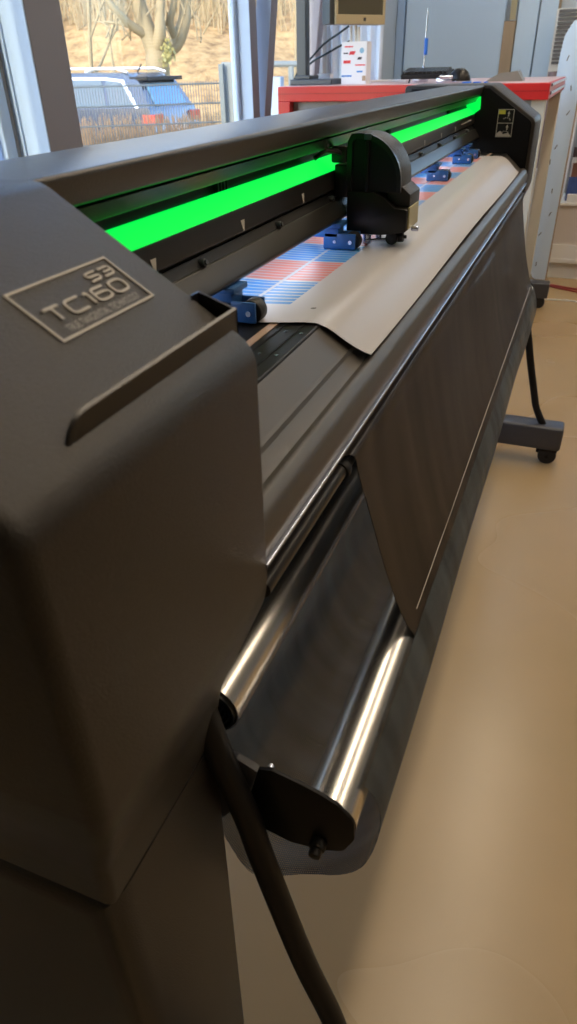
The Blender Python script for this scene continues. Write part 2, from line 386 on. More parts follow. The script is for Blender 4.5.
# green LED wash on the guide profile's sloping top, drawn as a glowing strip
obj('green_wash', extr([(-.3375,-.1032), (-.3365,-.1018), (-.3185,-.1155), (-.3195,-.1175)], Y0, Y1), M['green'], plot)
rail = obj('guide_rail', extr([(-.42,-.108), (-.342,-.1055), (-.3195,-.1172,.001), (-.3180,-.1400,.002), (-.328,-.147), (-.328,-.17), (-.42,-.17)], Y0, Y1), M['rail'], plot, smooth=.5)
obj('recess_strip', extr([(-.330,-.144), (-.3225,-.1455), (-.3165,-.154), (-.330,-.157)], Y0, Y1), M['black'], plot)
obj('lower_cover', extr([(-.341,-.154), (-.3145,-.1535,.003), (-.2995,-.1735,.004), (-.308,-.179), (-.341,-.174)], Y0, Y1), M['rail'], plot, smooth=.5)
# white mark triangles and screws on the rail
for k in range(9):
    y = .497+.175*k
    if .93 < y < 1.06: continue
    z0, z1 = -.1290, -.1392
    nx = .0052
    obj('position_mark', ([(-.3236+nx, y-.0045, z0+EYE), (-.3236+nx, y+.0045, z0+EYE), (-.3226+nx, y+.0012, z1+EYE), (-.3226+nx, y-.0012, z1+EYE),
                           (-.3246+nx, y-.0045, z0+EYE), (-.3246+nx, y+.0045, z0+EYE), (-.3236+nx, y+.0012, z1+EYE), (-.3236+nx, y-.0012, z1+EYE)],
                          [(0,1,2,3), (7,6,5,4), (0,4,5,1), (1,5,6,2), (2,6,7,3), (3,7,4,0)]), M['printw'], rail)
for k in range(9):
    y = .578+.187*k
    bm = cyl((-.323, y, -.1515+EYE), (-.3142, y, -.1495+EYE), .0040, 14, bev=.001); cyl((-.315, y, -.1495+EYE), (-.3125, y, -.1490+EYE), .0026, 8, bm=bm)
    obj('screw', bm, M['dgrey'], rail, smooth=.6)
# long white mark near the far end
obj('position_mark', box(-.3192, -.3182, 1.98, 2.13, -.1305, -.1280, rel=True), M['printw'], rail)
# strip lamp under the rail (it washes the vinyl at the left)
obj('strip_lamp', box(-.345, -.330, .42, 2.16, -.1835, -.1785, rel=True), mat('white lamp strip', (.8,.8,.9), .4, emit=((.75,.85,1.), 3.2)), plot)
# platen with grooves, copper coloured cutting strip
obj('platen', extr([(-.47,-.213), (-.2195,-.213,.002), (-.216,-.225), (-.47,-.24)], Y0, Y1), M['platen'], plot)
obj('cutting_strip', box(-.2665, -.2585, Y0, Y1, -.2132, -.2122, rel=True), M['copper'], plot)
bm = box(-.2525, -.2505, Y0, Y1, -.2136, -.2123, rel=True); box(-.2345, -.2325, Y0, Y1, -.2136, -.2123, rel=True, bm=bm)
obj('platen_groove', bm, M['black'], plot)
for k in range(14):
    for x in (-.2425, -.2265):
        if k < 4: obj('platen_screw', cyl((x, .47+.062*k, -.2135+EYE), (x, .47+.062*k, -.2121+EYE), .0016, 10), M['alu'], plot)
# curved front apron
ap = [(-.2195,-.2150), (-.1935,-.2365,.002), (-.1905,-.2385), (-.1885,-.2420,.002), (-.1800,-.2485), (-.1765,-.2500), (-.1700,-.2480,.006), (-.1605,-.2550,.012), (-.1560,-.2720,.02), (-.1590,-.2860), (-.2300,-.2900), (-.2300,-.2300)]
obj('front_apron', extr(ap, Y0, Y1, seg=8), M['apron'], plot, smooth=.45)
obj('apron_trim', extr([(-.166,-.2850), (-.1545,-.2850,.001), (-.1560,-.2905,.001), (-.166,-.2910)], Y0, Y1-.03), M['alu'], plot, smooth=.6)
# underside body below the apron (dark trough)
obj('under_tray', extr([(-.47,-.24), (-.232,-.235), (-.232,-.292), (-.172,-.292), (-.180,-.305), (-.26,-.33), (-.47,-.36)], Y0, Y1), M['black'], plot)
# front tubes and basket
def htube(name, x, z, r, y0, y1, m, hollow=True, parent=plot):
    bm = bmesh.new(); seg = 40; ri = r-.0018
    R = []
    for (rad, y) in ((ri, y0), (r, y0), (r, y1), (ri, y1)):
        R.append([bm.verts.new((x+rad*math.cos(2*PI*k/seg), y, z+EYE+rad*math.sin(2*PI*k/seg))) for k in range(seg)])
    for a, b in ((0,1), (1,2), (2,3), (3,0)):
        for k in range(seg): bm.faces.new((R[a][k], R[a][(k+1) % seg], R[b][(k+1) % seg], R[b][k]))
    bmesh.ops.recalc_face_normals(bm, faces=bm.faces)
    return obj(name, bm, m, parent, smooth=.6)
UX, UZ, UR = -.2315, -.487, .0290
FX, FZ, FR = -.1125, -.575, .0265
ut = htube('take_up_tube', UX, UZ, UR, .362, 2.14, M['steel'])
for k in range(5):                                        # coiled black foil seen in the tube end
    htube('coil', UX-.001*k, UZ-.0007*k, UR-.003-.0042*k, .358+.003*k, .40, M['blackg'], parent=ut)
obj('coil_hub', cyl((UX, .365, UZ+EYE), (UX, .40, UZ+EYE), .008, 20), M['black'], ut, smooth=.6)
lt = htube('basket_tube', FX, FZ, FR, .3505, 2.16, M['steel'])
obj('end_plug', cyl((FX, .3495, FZ+EYE), (FX, .362, FZ+EYE), .0240, 32, bev=.002), M['black'], lt, smooth=.6)
obj('end_plug', cyl((FX, 2.155, FZ+EYE), (FX, 2.172, FZ+EYE), .0260, 32, bev=.004), M['white'], lt, smooth=.6)
obj('net_rail', cyl((-.163, YN, -.312+EYE), (-.163, 2.12, -.312+EYE), .0075, 20), M['rail'], plot, smooth=.6)
obj('net_rail_clip', cyl((-.1628, .520, -.313+EYE), (-.1628, .531, -.313+EYE), .0098, 20, bev=.001), M['black'], plot, smooth=.6)
# bracket plates
pl = [(-.178,-.530,.001), (-.165,-.526,.003), (-.138,-.532,.01), (-.120,-.537,.01), (-.102,-.545,.015), (-.087,-.562,.012), (-.086,-.588,.015), (-.096,-.612,.015), (-.116,-.622,.01), (-.149,-.628,.01), (-.188,-.618,.003), (-.189,-.575,.001)]
br = obj('basket_bracket', extr(pl, .3455, .3495, bev=.0008), M['black'], plot, smooth=.6)
obj('bracket_arm', extr([(-.245,-.515,.003), (-.198,-.521,.001), (-.178,-.530,.001), (-.190,-.575,.001), (-.219,-.622,.001), (-.245,-.600,.003)], .3425, .3505, bev=.001), M['foot'], br, smooth=.6)
bm = cyl((-.119, .346, -.607+EYE), (-.119, .336, -.608+EYE), .0080, 20, bev=.002); cyl((-.119, .337, -.608+EYE), (-.119, .329, -.609+EYE), .006, 20, bm=bm, bev=.002)
obj('knob', bm, M['rubber'], br, smooth=.6)
obj('bracket_screw', cyl((-.168, .3495, -.5290+EYE), (-.168, .353, -.5290+EYE), .0028, 12), M['alu'], br)
br2 = obj('basket_bracket', extr(pl, 2.176, 2.183, bev=.001), M['black'], plot, smooth=.6)
obj('bracket_arm', box(-.30, -.195, 2.176, 2.20, -.64, -.57, rel=True, bev=.002), M['foot'], br2, smooth=.6)
# sling under the tube (lower net layer)
sl = [(x, z) for x, z, _ in [tuple(v) for v in smooth_path([(-.0885,-.556,0), (-.0755,-.585,0), (-.0705,-.620,0), (-.0790,-.665,0), (-.0960,-.705,0), (-.121,-.744,0), (-.154,-.768,0), (-.190,-.783,0), (-.217,-.778,0),
       (-.243,-.748,0), (-.262,-.718,0), (-.270,-.68,0), (-.268,-.62,0), (-.262,-.565,0), (-.258,-.525,0), (-.253,-.50,0)], 4)]]
def sagf(i, j, x, y, z):
    t = min(1, max(0, (-.55-z)/.2)); w = (y-.38)/1.75
    return (x+.003*t*S(y*9+i*.3), y+.006*S(i*.35)*(1 if j == 0 else 0), z+t*.012*S(y*5.1)-t*.02*w)
sling = strip(sl, linsp(.380, 2.15, 60), .0009, sagf, 'basket_sling', M['sling'], plot)
# upper net cover: from rail over the tube
N0 = smooth_path([(-.1620,-.3005,0), (-.1545,-.3035,0), (-.1525,-.330,0), (-.1400,-.385,0), (-.1245,-.450,0), (-.1050,-.515,0), (-.0905,-.553,0), (-.0835,-.575,0), (-.0845,-.598,0), (-.096,-.612,0)], 4)
up_ = [(v.x, v.y) for v in N0]
def upf(i, j, x, y, z):
    t = i/(len(up_)-1); near = 1-(y-.525)/1.6
    yy = y+near*(.085*min(1, t*1.15))
    s = math.sin(PI*min(1, t*1.2)) if t < .83 else 0
    return (x+.0016*s*S(yy*13+t*5), yy, z)
strip(up_, linsp(.526, 2.125, 60), .0009, upf, 'net_cover', M['net'], plot)
# pale seam thread along the net
sm = []
for k in range(40):
    y = .62+(2.08-.62)*k/39; t = .62
    i = t*(len(up_)-1); a = up_[int(i)]; b = up_[int(i)+1]; fr = i-int(i)
    sm.append((a[0]+(b[0]-a[0])*fr+.0018, y, a[1]+(b[1]-a[1])*fr+EYE))
obj('seam_thread', tube(sm, .0006, 6), M['printw'], plot)
# pocket tray on the slope of the near cover
def slope(x): return -.05-.64*(x+.284)
tr = bmesh.new()
xa, xb = -.1935, -.1705
def quadbox(pts8): return obj
lipz = lambda y: -.1165
def wall(p, q, ztop0, ztop1, th, bm):
    """thin upright wall from p to q (x,y) whose foot follows the slope"""
    d = Vector((q[0]-p[0], q[1]-p[1])).normalized(); n = Vector((-d.y, d.x))*th
    vs = []
    for (pt, zt) in ((p, ztop0), (q, ztop1)):
        for s in (0, 1):
            X, Yv = pt[0]+n.x*s, pt[1]+n.y*s
            vs.append(bm.verts.new((X, Yv, slope(X)-.006+EYE))); vs.append(bm.verts.new((X, Yv, zt+EYE)))
    a0, a1, b0, b1, c0, c1, d0, d1 = vs
    for f in ((a0,a1,c1,c0), (b0,d0,d1,b1), (a1,b1,d1,c1), (a0,c0,d0,b0), (a0,b0,b1,a1), (c0,c1,d1,d0)): bm.faces.new(f)
def lip_solid():
    """long front wall with rounded outer end, in the YZ plane with thickness in X"""
    x = xb; ys = []; zt = -.1135; zb = slope(x)-.004
    prof = [(.346,zb), (.346,zt)]
    for k in range(9):
        a = PI/2+(PI/2)*k/8; prof.append((.204+.016*math.cos(a), zt-.014+.014*math.sin(a)))
    prof.append((.188, zb))
    bm = bmesh.new(); A = [bm.verts.new((x, y, z+EYE)) for y, z in prof]; B = [bm.verts.new((x-.0016, y, z+.0010+EYE)) for y, z in prof]
    bm.faces.new(A); bm.faces.new(B[::-1])
    for i in range(len(prof)): bm.faces.new((A[i], B[i], B[(i+1) % len(prof)], A[(i+1) % len(prof)]))
    return bm
bm = lip_solid(); nb = bmesh.new()
# end wall towards the platen: top edge follows from lip corner up to the slope, plus short flange
xs = [xb, xa]
vv = []
for x, zt in ((xb, -.1135), (xa, -.1055)):
    for y in (.3440, .346): vv += [nb.verts.new((x, y, -.140+EYE)), nb.verts.new((x, y, zt+EYE))]
a0,a1,b0,b1,c0,c1,d0,d1 = vv
for f in ((a0,a1,c1,c0), (b0,d0,d1,b1), (a1,b1,d1,c1), (a0,c0,d0,b0), (a0,b0,b1,a1), (c0,c1,d1,d0)): nb.faces.new(f)
box(xa-.001, xa, .337, .346, -.140, -.1055, rel=True, bm=nb); box(xa, xb, .336, .346, -.142, -.139, rel=True, bm=nb)
merge(bm, nb); bmesh.ops.recalc_face_normals(bm, faces=bm.faces)
obj('tool_tray', bm, mat('tray plastic', (.011,.011,.012), .32), cap, smooth=.6)

# logo on the slope: strokes as thin raised strips, coordinates (Y, s) with s down the slope from the ridge
e_s = Vector((1, 0, -.64)).normalized(); e_n = Vector((.64, 0, 1)).normalized()
def on_slope(y, s, h=.0004): return Vector((-.284, y, -.05+EYE))+e_s*s+e_n*h
def stroke(pts, w, bm, closed=False, h=.00035):
    P = [Vector((a, b)) for a, b in pts]; n = len(P); L = []; R = []
    for i in range(n):
        a = P[i-1] if (i > 0 or closed) else P[i]; c = P[(i+1) % n] if (i < n-1 or closed) else P[i]
        d1 = (P[i]-a).normalized() if (P[i]-a).length > 0 else (c-P[i]).normalized(); d2 = (c-P[i]).normalized() if (c-P[i]).length > 0 else d1
        t = (d1+d2).normalized() if (d1+d2).length > 1e-6 else d1; nn = Vector((-t.y, t.x)); k = 1/max(.5, nn.dot(Vector((-d1.y, d1.x))))
        L.append(P[i]+nn*w/2*k); R.append(P[i]-nn*w/2*k)
    vl = [bm.verts.new(on_slope(q.x, q.y, h)) for q in L]; vr = [bm.verts.new(on_slope(q.x, q.y, h)) for q in R]
    wl = [bm.verts.new(on_slope(q.x, q.y, -.0003)) for q in L]; wr = [bm.verts.new(on_slope(q.x, q.y, -.0003)) for q in R]
    for i in range(n if closed else n-1):
        j = (i+1) % n
        bm.faces.new((vl[i], vl[j], vr[j], vr[i])); bm.faces.new((vl[i], wl[i], wl[j], vl[j])); bm.faces.new((vr[i], vr[j], wr[j], wr[i]))
def rnd(pts, r=.2, closed=False):
    q = [(p[0], p[1], 0 if (not closed and k in (0, len(pts)-1)) else r) for k, p in enumerate(pts)]
    return fillet(q, 3)
GL = {'T': ([[(0,0),(1,0)], [(.5,0),(.5,1)]], .95), 'C': ([[(1,0),(0,0),(0,1),(1,1)]], 1.), '1': ([[(.02,.10),(.24,0),(.24,1)]], .24),
      '6': ([[(.95,0),(0,0),(0,1),(1,1),(1,.42),(0,.42)]], 1.), '0': ([[(0,0),(1,0),(1,1),(0,1),(0,0)]], 1.),
      'S': ([[(1,0),(0,0),(0,.5),(1,.5),(1,1),(0,1)]], 1.), '3': ([[(0,0),(1,0),(1,1),(0,1)], [(.2,.5),(1,.5)]], 1.)}
def word(txt, y0, s0, cw, ch, gap, w, bm, slant=0):
    y = y0
    for c in txt:
        st, ww = GL[c]
        for pl_ in st:
            if c == '0': pts = rnd(pl_[:-1], .32, True); pts = [(y+a*cw, s0+b*ch) for a, b in pts]; stroke(pts, w, bm, True)
            else: stroke([(y+a*cw*(ww if c in 'T' else 1), s0+b*ch) for a, b in rnd(pl_, .28)], w, bm)
        y += cw*ww+gap
    return y
bm = bmesh.new()
stroke([(.2385,.0612), (.3150,.0612), (.3150,.0940), (.2385,.0940)], .00135, bm, True)
logo = obj('logo_frame', bm, M['printw'], cap)
bm = bmesh.new(); word('TC160', .2460, .0758, .0113, .0082, .0036, .00140, bm); word('S3', .2900, .0664, .0086, .0056, .0030, .00125, bm)
obj('logo_lettering', bm, M['printw'], cap)
cu = bpy.data.curves.new('txt', 'FONT'); cu.body = 'TRUE TANGENTIAL TECHNOLOGY'; cu.size = 1; to = bpy.data.objects.new('txt', cu); C.objects.link(to)
bpy.context.view_layer.update(); dg = bpy.context.evaluated_depsgraph_get(); tm = bpy.data.meshes.new_from_object(to.evaluated_get(dg))
bm = bmesh.new(); bm.from_mesh(tm); bpy.data.objects.remove(to); bpy.data.meshes.remove(tm)
w_ = max(v.co.x for v in bm.verts); hh = max(v.co.y for v in bm.verts)
for v in bm.verts: v.co = on_slope(.2470+v.co.x/w_*.0600, .0917-v.co.y/hh*.0042, .0004)
obj('logo_tagline', bm, M['printg'], cap)

# sticker on the far cheek
yb = YF-.0065
sx0, sx1, sz0, sz1 = -.257, -.215, -.173, -.107
st = obj('warning_sticker', box(sx0, sx1, yb-.0004, yb+.001, sz0, sz1, rel=True), M['black'], capf)
bm = bmesh.new()
for a in ((sx0, sx1, sz1-.0015, sz1), (sx0, sx1, sz0, sz0+.0015), (sx0, sx0+.0015, sz0, sz1), (sx1-.0015, sx1, sz0, sz1), (sx0, sx1, -.1405, -.139)):
    box(a[0], a[1], yb-.0009, yb-.0003, a[2], a[3], rel=True, bm=bm)
for zc in (-.118, -.150):                                   # arrows
    vs = [(-.229, zc+.007), (-.233, zc), (-.2305, zc), (-.2305, zc-.006), (-.2275, zc-.006), (-.2275, zc), (-.225, zc)]
    A = [bm.verts.new((x, yb-.0009, z+EYE)) for x, z in vs]; bm.faces.new(A)
    for k in range(5):
        t0 = PI*k/5; x0 = -.233+.009*math.cos(t0); z0 = zc-.014+.005*math.sin(t0)
        box(x0-.0012, x0+.0012, yb-.0009, yb-.0003, z0-.0012, z0+.0012, rel=True, bm=bm)
A = [bm.verts.new((x, yb-.0009, z+EYE)) for x, z in ((sx0+.002,-.171), (sx0+.002,-.164), (-.246,-.158), (-.238,-.166), (-.226,-.163), (-.218,-.168), (-.218,-.171))]; bm.faces.new(A)
obj('sticker_symbols', bm, M['printw'], capf)
obj('sticker_yellow_field', box(sx0+.002, -.238, yb-.0010, yb-.0003, -.1185, -.109, rel=True), M['yellow'], capf)

# pinch rollers (blue holders with black wheels)
def roller(y, n):
    bm = box(-.340, -.300, y-.013, y+.013, -.196, -.180, rel=True, bev=.0015)
    box(-.320, -.276, y-.013, y-.0095, -.210, -.190, rel=True, bm=bm, bev=.001); box(-.320, -.276, y+.0095, y+.013, -.210, -.190, rel=True, bm=bm, bev=.001)
    box(-.322, -.302, y-.012, y+.012, -.211, -.192, rel=True, bm=bm, bev=.002); box(-.318, -.296, y-.016, y+.016, -.183, -.177, rel=True, bm=bm, bev=.001)
    h = obj('pinch_roller_holder', bm, M['blue'], plot, smooth=.5)
    obj('pinch_wheel', cyl((-.283, y-.008, -.2005+EYE), (-.283, y+.008, -.2005+EYE), .0115, 28, bev=.0015), M['rubber'], h, smooth=.6)
    bm = cyl((-.283, y-.0145, -.2005+EYE), (-.283, y+.0145, -.2005+EYE), .0028, 12); cyl((-.305, y-.0145, -.2005+EYE), (-.305, y+.0145, -.2005+EYE), .0022, 12, bm=bm)
    obj('axle', bm, M['alu'], h, smooth=.6)
for k, y in enumerate((.612, .945, 1.30, 1.62, 1.93, 2.04)): roller(y, k)

# cutting carriage
cy0, cy1 = .965, 1.035
dome = [(-.300,-.142), (-.300,-.083,.010), (-.2945,-.0735,.006)]+[(-.283+.056*math.sin(a), -.131+.057*math.cos(a)) for a in linsp(0.0, PI/2, 12)]+[(-.226,-.142)]
car = obj('carriage', extr(dome, cy0+.006, cy1-.002, seg=4, bev=.002), M['shell'], plot, smooth=.5)
# raised rim of the dome side, thin arch
ar_o = [(-.300,-.142), (-.300,-.083), (-.2945,-.0735)]+[(-.283+.0570*math.sin(a), -.131+.0580*math.cos(a)) for a in linsp(0.0, PI/2, 12)]+[(-.226,-.142)]
ar_i = [(-.2935,-.142), (-.2935,-.084), (-.290,-.0795)]+[(-.283+.0515*math.sin(a), -.131+.0515*math.cos(a)) for a in linsp(0.0, PI/2, 12)]+[(-.2315,-.142)]
bm = bmesh.new(); lay = [[bm.verts.new((x, y, z+EYE)) for x, z in pr_] for pr_, y in ((ar_o, cy0), (ar_i, cy0), (ar_i, cy0+.007), (ar_o, cy0+.007))]
for a in range(4):
    A, B = lay[a], lay[(a+1) % 4]
    for i in range(len(A)-1): bm.faces.new((A[i], A[i+1], B[i+1], B[i]))
bmesh.ops.recalc_face_normals(bm, faces=bm.faces); obj('arch_rim', bm, M['blackg'], car, smooth=.5)
obj('side_recess', extr([(-.2935,-.142), (-.2935,-.084), (-.290,-.0795)]+[(-.283+.0515*math.sin(a), -.131+.0515*math.cos(a)) for a in linsp(0.0, PI/2, 12)]+[(-.2315,-.142)], cy0+.0035, cy0+.0065), M['black'], car)
obj('side_rib', extr([(-.2755,-.142), (-.2755,-.082), (-.270,-.082), (-.270,-.142)], cy0-.001, cy0+.004, bev=.001), M['black'], car, smooth=.5)
obj('rib_cap', box(-.2775, -.268, cy0-.0015, cy0+.006, -.0805, -.0735, rel=True, bev=.001), mat('slate plastic', (.05,.075,.085), .4), car, smooth=.5)
low = [(-.298,-.142,.003), (-.260,-.142,.004), (-.245,-.150,.004), (-.232,-.1605,.004), (-.2145,-.1615,.003), (-.2145,-.190,.003), (-.240,-.194), (-.252,-.195), (-.298,-.1945)]
bm = extr(low, cy0-.004, cy1, seg=3, bev=.0015)
lo = obj('tool_housing', bm, M['blackg'], car, smooth=.5)
obj('housing_top', extr([(-.246,-.140), (-.226,-.136,.002), (-.2145,-.145,.003), (-.2145,-.161), (-.232,-.160), (-.245,-.1495)], cy0+.010, cy1, bev=.001), M['shell'], car, smooth=.5)
obj('front_panel', box(-.2148, -.2125, cy0+.004, cy1-.010, -.187, -.160, rel=True, bev=.0006), mat('brass window', (.50,.44,.22), .35, .3), car)
bm = cyl((-.2135, cy0+.028, -.190+EYE), (-.204, cy0+.028, -.190+EYE), .0035, 14, bev=.0006)
obj('front_screw', bm, M['alu'], car, smooth=.6)
bm = cyl((-.272, cy0+.010, -.190+EYE), (-.272, cy0+.010, -.209+EYE), .0065, 18, bev=.0008); cyl((-.257, cy0+.018, -.190+EYE), (-.257, cy0+.018, -.204+EYE), .0042, 16, bm=bm)
cyl((-.272, cy0+.004, -.204+EYE), (-.232, cy0+.016, -.203+EYE), .0020, 10, bm=bm); cyl((-.272, cy0+.010, -.2085+EYE), (-.272, cy0+.010, -.2122+EYE), .0052, 12, r1=.0008, bm=bm)
box(-.281, -.262, cy0+.004, cy0+.02, -.197, -.1945, rel=True, bm=bm); box(-.262, -.228, cy0+.012, cy0+.016, -.206, -.2045, rel=True, bm=bm)
obj('knife_holder', bm, M['alu'], car, smooth=.6)
bm = cyl((-.236, cy0+.006, -.2005+EYE), (-.236, cy0+.022, -.2005+EYE), .0085, 22, bev=.001); cyl((-.236, cy0+.016, -.2005+EYE), (-.221, cy0+.016, -.1995+EYE), .0065, 14, bm=bm, bev=.001); cyl((-.223, cy0+.016, -.1995+EYE), (-.217, cy0+.016, -.199+EYE), .0022, 10, bm=bm)
obj('knurled_wheel', bm, M['rubber'], car, smooth=.6)
bm = box(-.318, -.298, cy0+.002, cy1-.008, -.150, -.110, rel=True, bev=.002)
tube([(-.335, cy0-.03, -.100+EYE), (-.325, cy0-.018, -.092+EYE), (-.312, cy0-.006, -.094+EYE), (-.305, cy0+.006, -.100+EYE)], .003, 8, bm=bm)
box(-.322, -.300, cy0-.002, cy0+.006, -.108, -.088, rel=True, bm=bm, bev=.003)
obj('drive_bracket', bm, M['blackg'], car, smooth=.5)

# ================================================================== vinyl sheet
sp_ = [(-.405,-.2120), (-.36,-.2115), (-.33,-.2115), (-.30,-.2114), (-.27,-.2112), (-.25,-.2108), (-.235,-.2106), (-.2225,-.2115), (-.212,-.2160), (-.203,-.2225), (-.194,-.2300), (-.185,-.2365), (-.177,-.2415), (-.1695,-.2450)]
def shf(i, j, x, y, z):
    if y < 1.0: q_ = max(0, x+.33); y2 = y+(1-(y-.60)/.4)*(.187*q_+.51*q_*q_)
    else: y2 = y
    lift = .004*max(0, (x+.24)/.07)*(1+S(y*6)) if x > -.24 else 0
    if y > 2.0 and x > -.20: y2 = y-(x+.20)*1.6*((y-2.0)/.1)
    return (x, y2, z+lift*.6)
sh = strip(sp_, linsp(.597, 2.10, 70), .0004, shf, 'vinyl_sheet', M['sheet'], None)
tag(sh, 'white vinyl sheet with blue and salmon printed stripes lying on the plotter bed', 'vinyl sheet')

# ================================================================== room shell
XL, YFAR, XR, YB, ZC = -1.5, 6.0, 4.6, -2.6, 3.1
struct('floor', box(XL-.3, XR, YB, YFAR+.1, -.12, 0), M['floor'])
struct('ceiling', box(XL-.3, XR, YB, YFAR+.1, ZC, ZC+.1), M['ceil'])
struct('wall_right', box(XR, XR+.1, YB, YFAR+.1, 0, ZC), mat('grey wall', (.25,.25,.25), .8))
struct('wall_back', box(XL-.3, XR, YB-.1, YB, 0, ZC), mat('dark grey wall', (.10,.10,.10), .8))
SILL, HEAD = .78, 2.75
# window wall: sill wall, lintel and solid piers, glazing in between
bm = box(XL-.28, XL, YB, YFAR+.1, 0, SILL); box(XL-.28, XL, YB, YFAR+.1, HEAD, ZC, bm=bm); box(XL-.12, XL, 4.32, YFAR+.1, SILL, HEAD, bm=bm); box(XL-.28, XL, YB, .0, SILL, HEAD, bm=bm)
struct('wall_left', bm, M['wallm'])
# far wall with a glazed opening on the right (outside the frame; its light falls along the plotter)
bm = box(XL-.3, .55, YFAR, YFAR+.12, 0, ZC); box(.55, 1.25, YFAR, YFAR+.12, 0, .15, bm=bm); box(.55, 1.25, YFAR, YFAR+.12, 2.5, ZC, bm=bm); box(1.25, XR, YFAR, YFAR+.12, 0, ZC, bm=bm)
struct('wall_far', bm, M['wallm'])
w = struct('window_4', (lambda b: (box(.55, .62, YFAR+.02, YFAR+.1, .15, 2.5, bm=b), box(1.18, 1.25, YFAR+.02, YFAR+.1, .15, 2.5, bm=b), box(.62, 1.18, YFAR+.02, YFAR+.1, 1.0, 1.05, bm=b), box(.62, 1.18, YFAR+.02, YFAR+.1, .15, .22, bm=b), b)[-1])(box(.62, 1.18, YFAR+.02, YFAR+.1, 2.43, 2.5)), M['frame'])
struct('pane', box(.62, 1.18, YFAR+.055, YFAR+.061, .22, 2.43), M['glass'], w)
def window(n, y0, y1, m='frame', x=-1.66, wr=.055, dp=.07):
    b = box(x-dp, x, y0, y0+.055, SILL, HEAD, bev=.006); box(x-dp, x, y1-wr, y1, SILL, HEAD, bm=b, bev=.006)
    box(x-dp, x, y0+.05, y1-wr+.005, SILL, SILL+.07, bm=b, bev=.006); box(x-dp, x, y0+.05, y1-wr+.005, HEAD-.07, HEAD, bm=b, bev=.006)
    o = struct('window_%d' % n, b, M[m]); struct('pane', box(x-dp*.6, x-dp*.5, y0+.05, y1-wr+.005, SILL+.06, HEAD-.06), M['glass'], o); return o
w1 = window(1, .15, 1.79, x=-1.655)
b = box(-1.652, -1.625, 1.70, 1.735, SILL, HEAD, bev=.004); struct('pane_bead', b, M['frame'], w1)
window(2, 2.03, 3.345, x=-1.56, wr=.030, dp=.024)
# frame steps of the first pier
struct('trim_1', box(-1.625, -1.60, 1.79, 1.835, SILL, HEAD, bev=.004), M['frame'])
struct('trim_2', box(-1.622, -1.602, 1.8355, 1.8505, SILL, HEAD), M['gasket'])
b = box(-1.74, -1.585, 1.851, 2.045, SILL, HEAD); struct('trim_3', b, M['frame'])
struct('trim_4', box(-1.585, -1.50, 1.864, 2.023, SILL, HEAD, bev=.003), M['frame_shade'])
struct('trim_9', box(-1.585, -1.501, 1.859, 1.8635, SILL, HEAD), M['frame'])
struct('trim_5', box(-1.585, -1.501, .0, .15, SILL, HEAD), M['frame'])
# second pier, between window 2 and the tilted sash
struct('trim_6', box(-1.60, -1.585, 3.346, 3.42, SILL, HEAD), M['frame'])
struct('trim_7', box(-1.585, -1.50, 3.351, 3.424, SILL, HEAD, bev=.003), M['frame_shade'])
struct('trim_10', box(-1.564, -1.501, 3.3455, 3.3505, SILL, HEAD), M['frame'])
struct('trim_11', box(-1.566, -1.5635, 3.318, 3.330, SILL, HEAD), M['gasket'])
struct('trim_8', box(-1.61, -1.565, 4.285, 4.32, SILL, HEAD), M['frame'])
# tilted sash of window 3 hinged at the sill
b = box(-1.60, -1.53, 3.50, 3.58, SILL, HEAD-.02, bev=.006); box(-1.60, -1.53, 4.16, 4.24, SILL, HEAD-.02, bm=b, bev=.006); box(-1.60, -1.53, 3.57, 4.17, SILL, SILL+.08, bm=b, bev=.006); box(-1.60, -1.53, 3.57, 4.17, HEAD-.10, HEAD-.02, bm=b, bev=.006)
pv = Matrix.Translation((-1.53, 0, SILL)) @ Matrix.Rotation(math.radians(6.5), 4, 'Y') @ Matrix.Translation((1.53, 0, -SILL))
xform(b, pv); w3 = struct('window_3', b, M['frame_shade'])
b = box(-1.57, -1.564, 3.57, 4.17, SILL+.07, HEAD-.09); xform(b, pv); struct('pane', b, M['glass'], w3)
b = box(-1.60, -1.53, 3.494, 3.4995, SILL+.005, HEAD-.025); xform(b, pv); struct('sash_edge', b, M['frame'], w3)
# panels on the far wall
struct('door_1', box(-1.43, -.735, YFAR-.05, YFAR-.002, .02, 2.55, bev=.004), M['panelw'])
struct('trim_12', box(-.733, -.655, YFAR-.07, YFAR-.002, 0, EYE+.235), M['tan'])
struct('trim_13', box(-.70, -.66, YFAR-.08, YFAR-.072, EYE+.24, EYE+.60), M['bezel'])
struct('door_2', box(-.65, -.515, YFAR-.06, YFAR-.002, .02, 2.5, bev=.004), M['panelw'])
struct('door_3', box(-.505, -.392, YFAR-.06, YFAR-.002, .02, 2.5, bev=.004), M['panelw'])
struct('trim_14', box(-.390, -.378, YFAR-.07, YFAR-.002, .0, 2.5), M['ply'])
struct('trim_15', box(-1.495, -1.44, YFAR-.06, YFAR-.002, .0, 2.6), M['frame'])
# drawn white curtain lit blue in the corner
def curtain(x0, x1, y, z0, z1, n, amp):
    bm = bmesh.new(); k = n*10; A = [[], [], [], []]
    for i in range(k+1):
        t = i/k; x = x0+(x1-x0)*t; yy = y+amp*math.sin(t*n*2*PI)
        for a, (dy, z) in enumerate(((0, z0), (0, z1), (.004, z1), (.004, z0))): A[a].append(bm.verts.new((x, yy+dy, z)))
    for a in range(4):
        P, Q = A[a], A[(a+1) % 4]
        for i in range(k): bm.faces.new((P[i], P[i+1], Q[i+1], Q[i]))
    bmesh.ops.recalc_face_normals(bm, faces=bm.faces); return bm
tag(obj('curtain', curtain(-1.492, -1.17, 4.365, .05, 2.9, 6, .018), M['curtain'], smooth=1.2), 'white pleated curtain hanging in the corner behind the monitor', 'curtain')

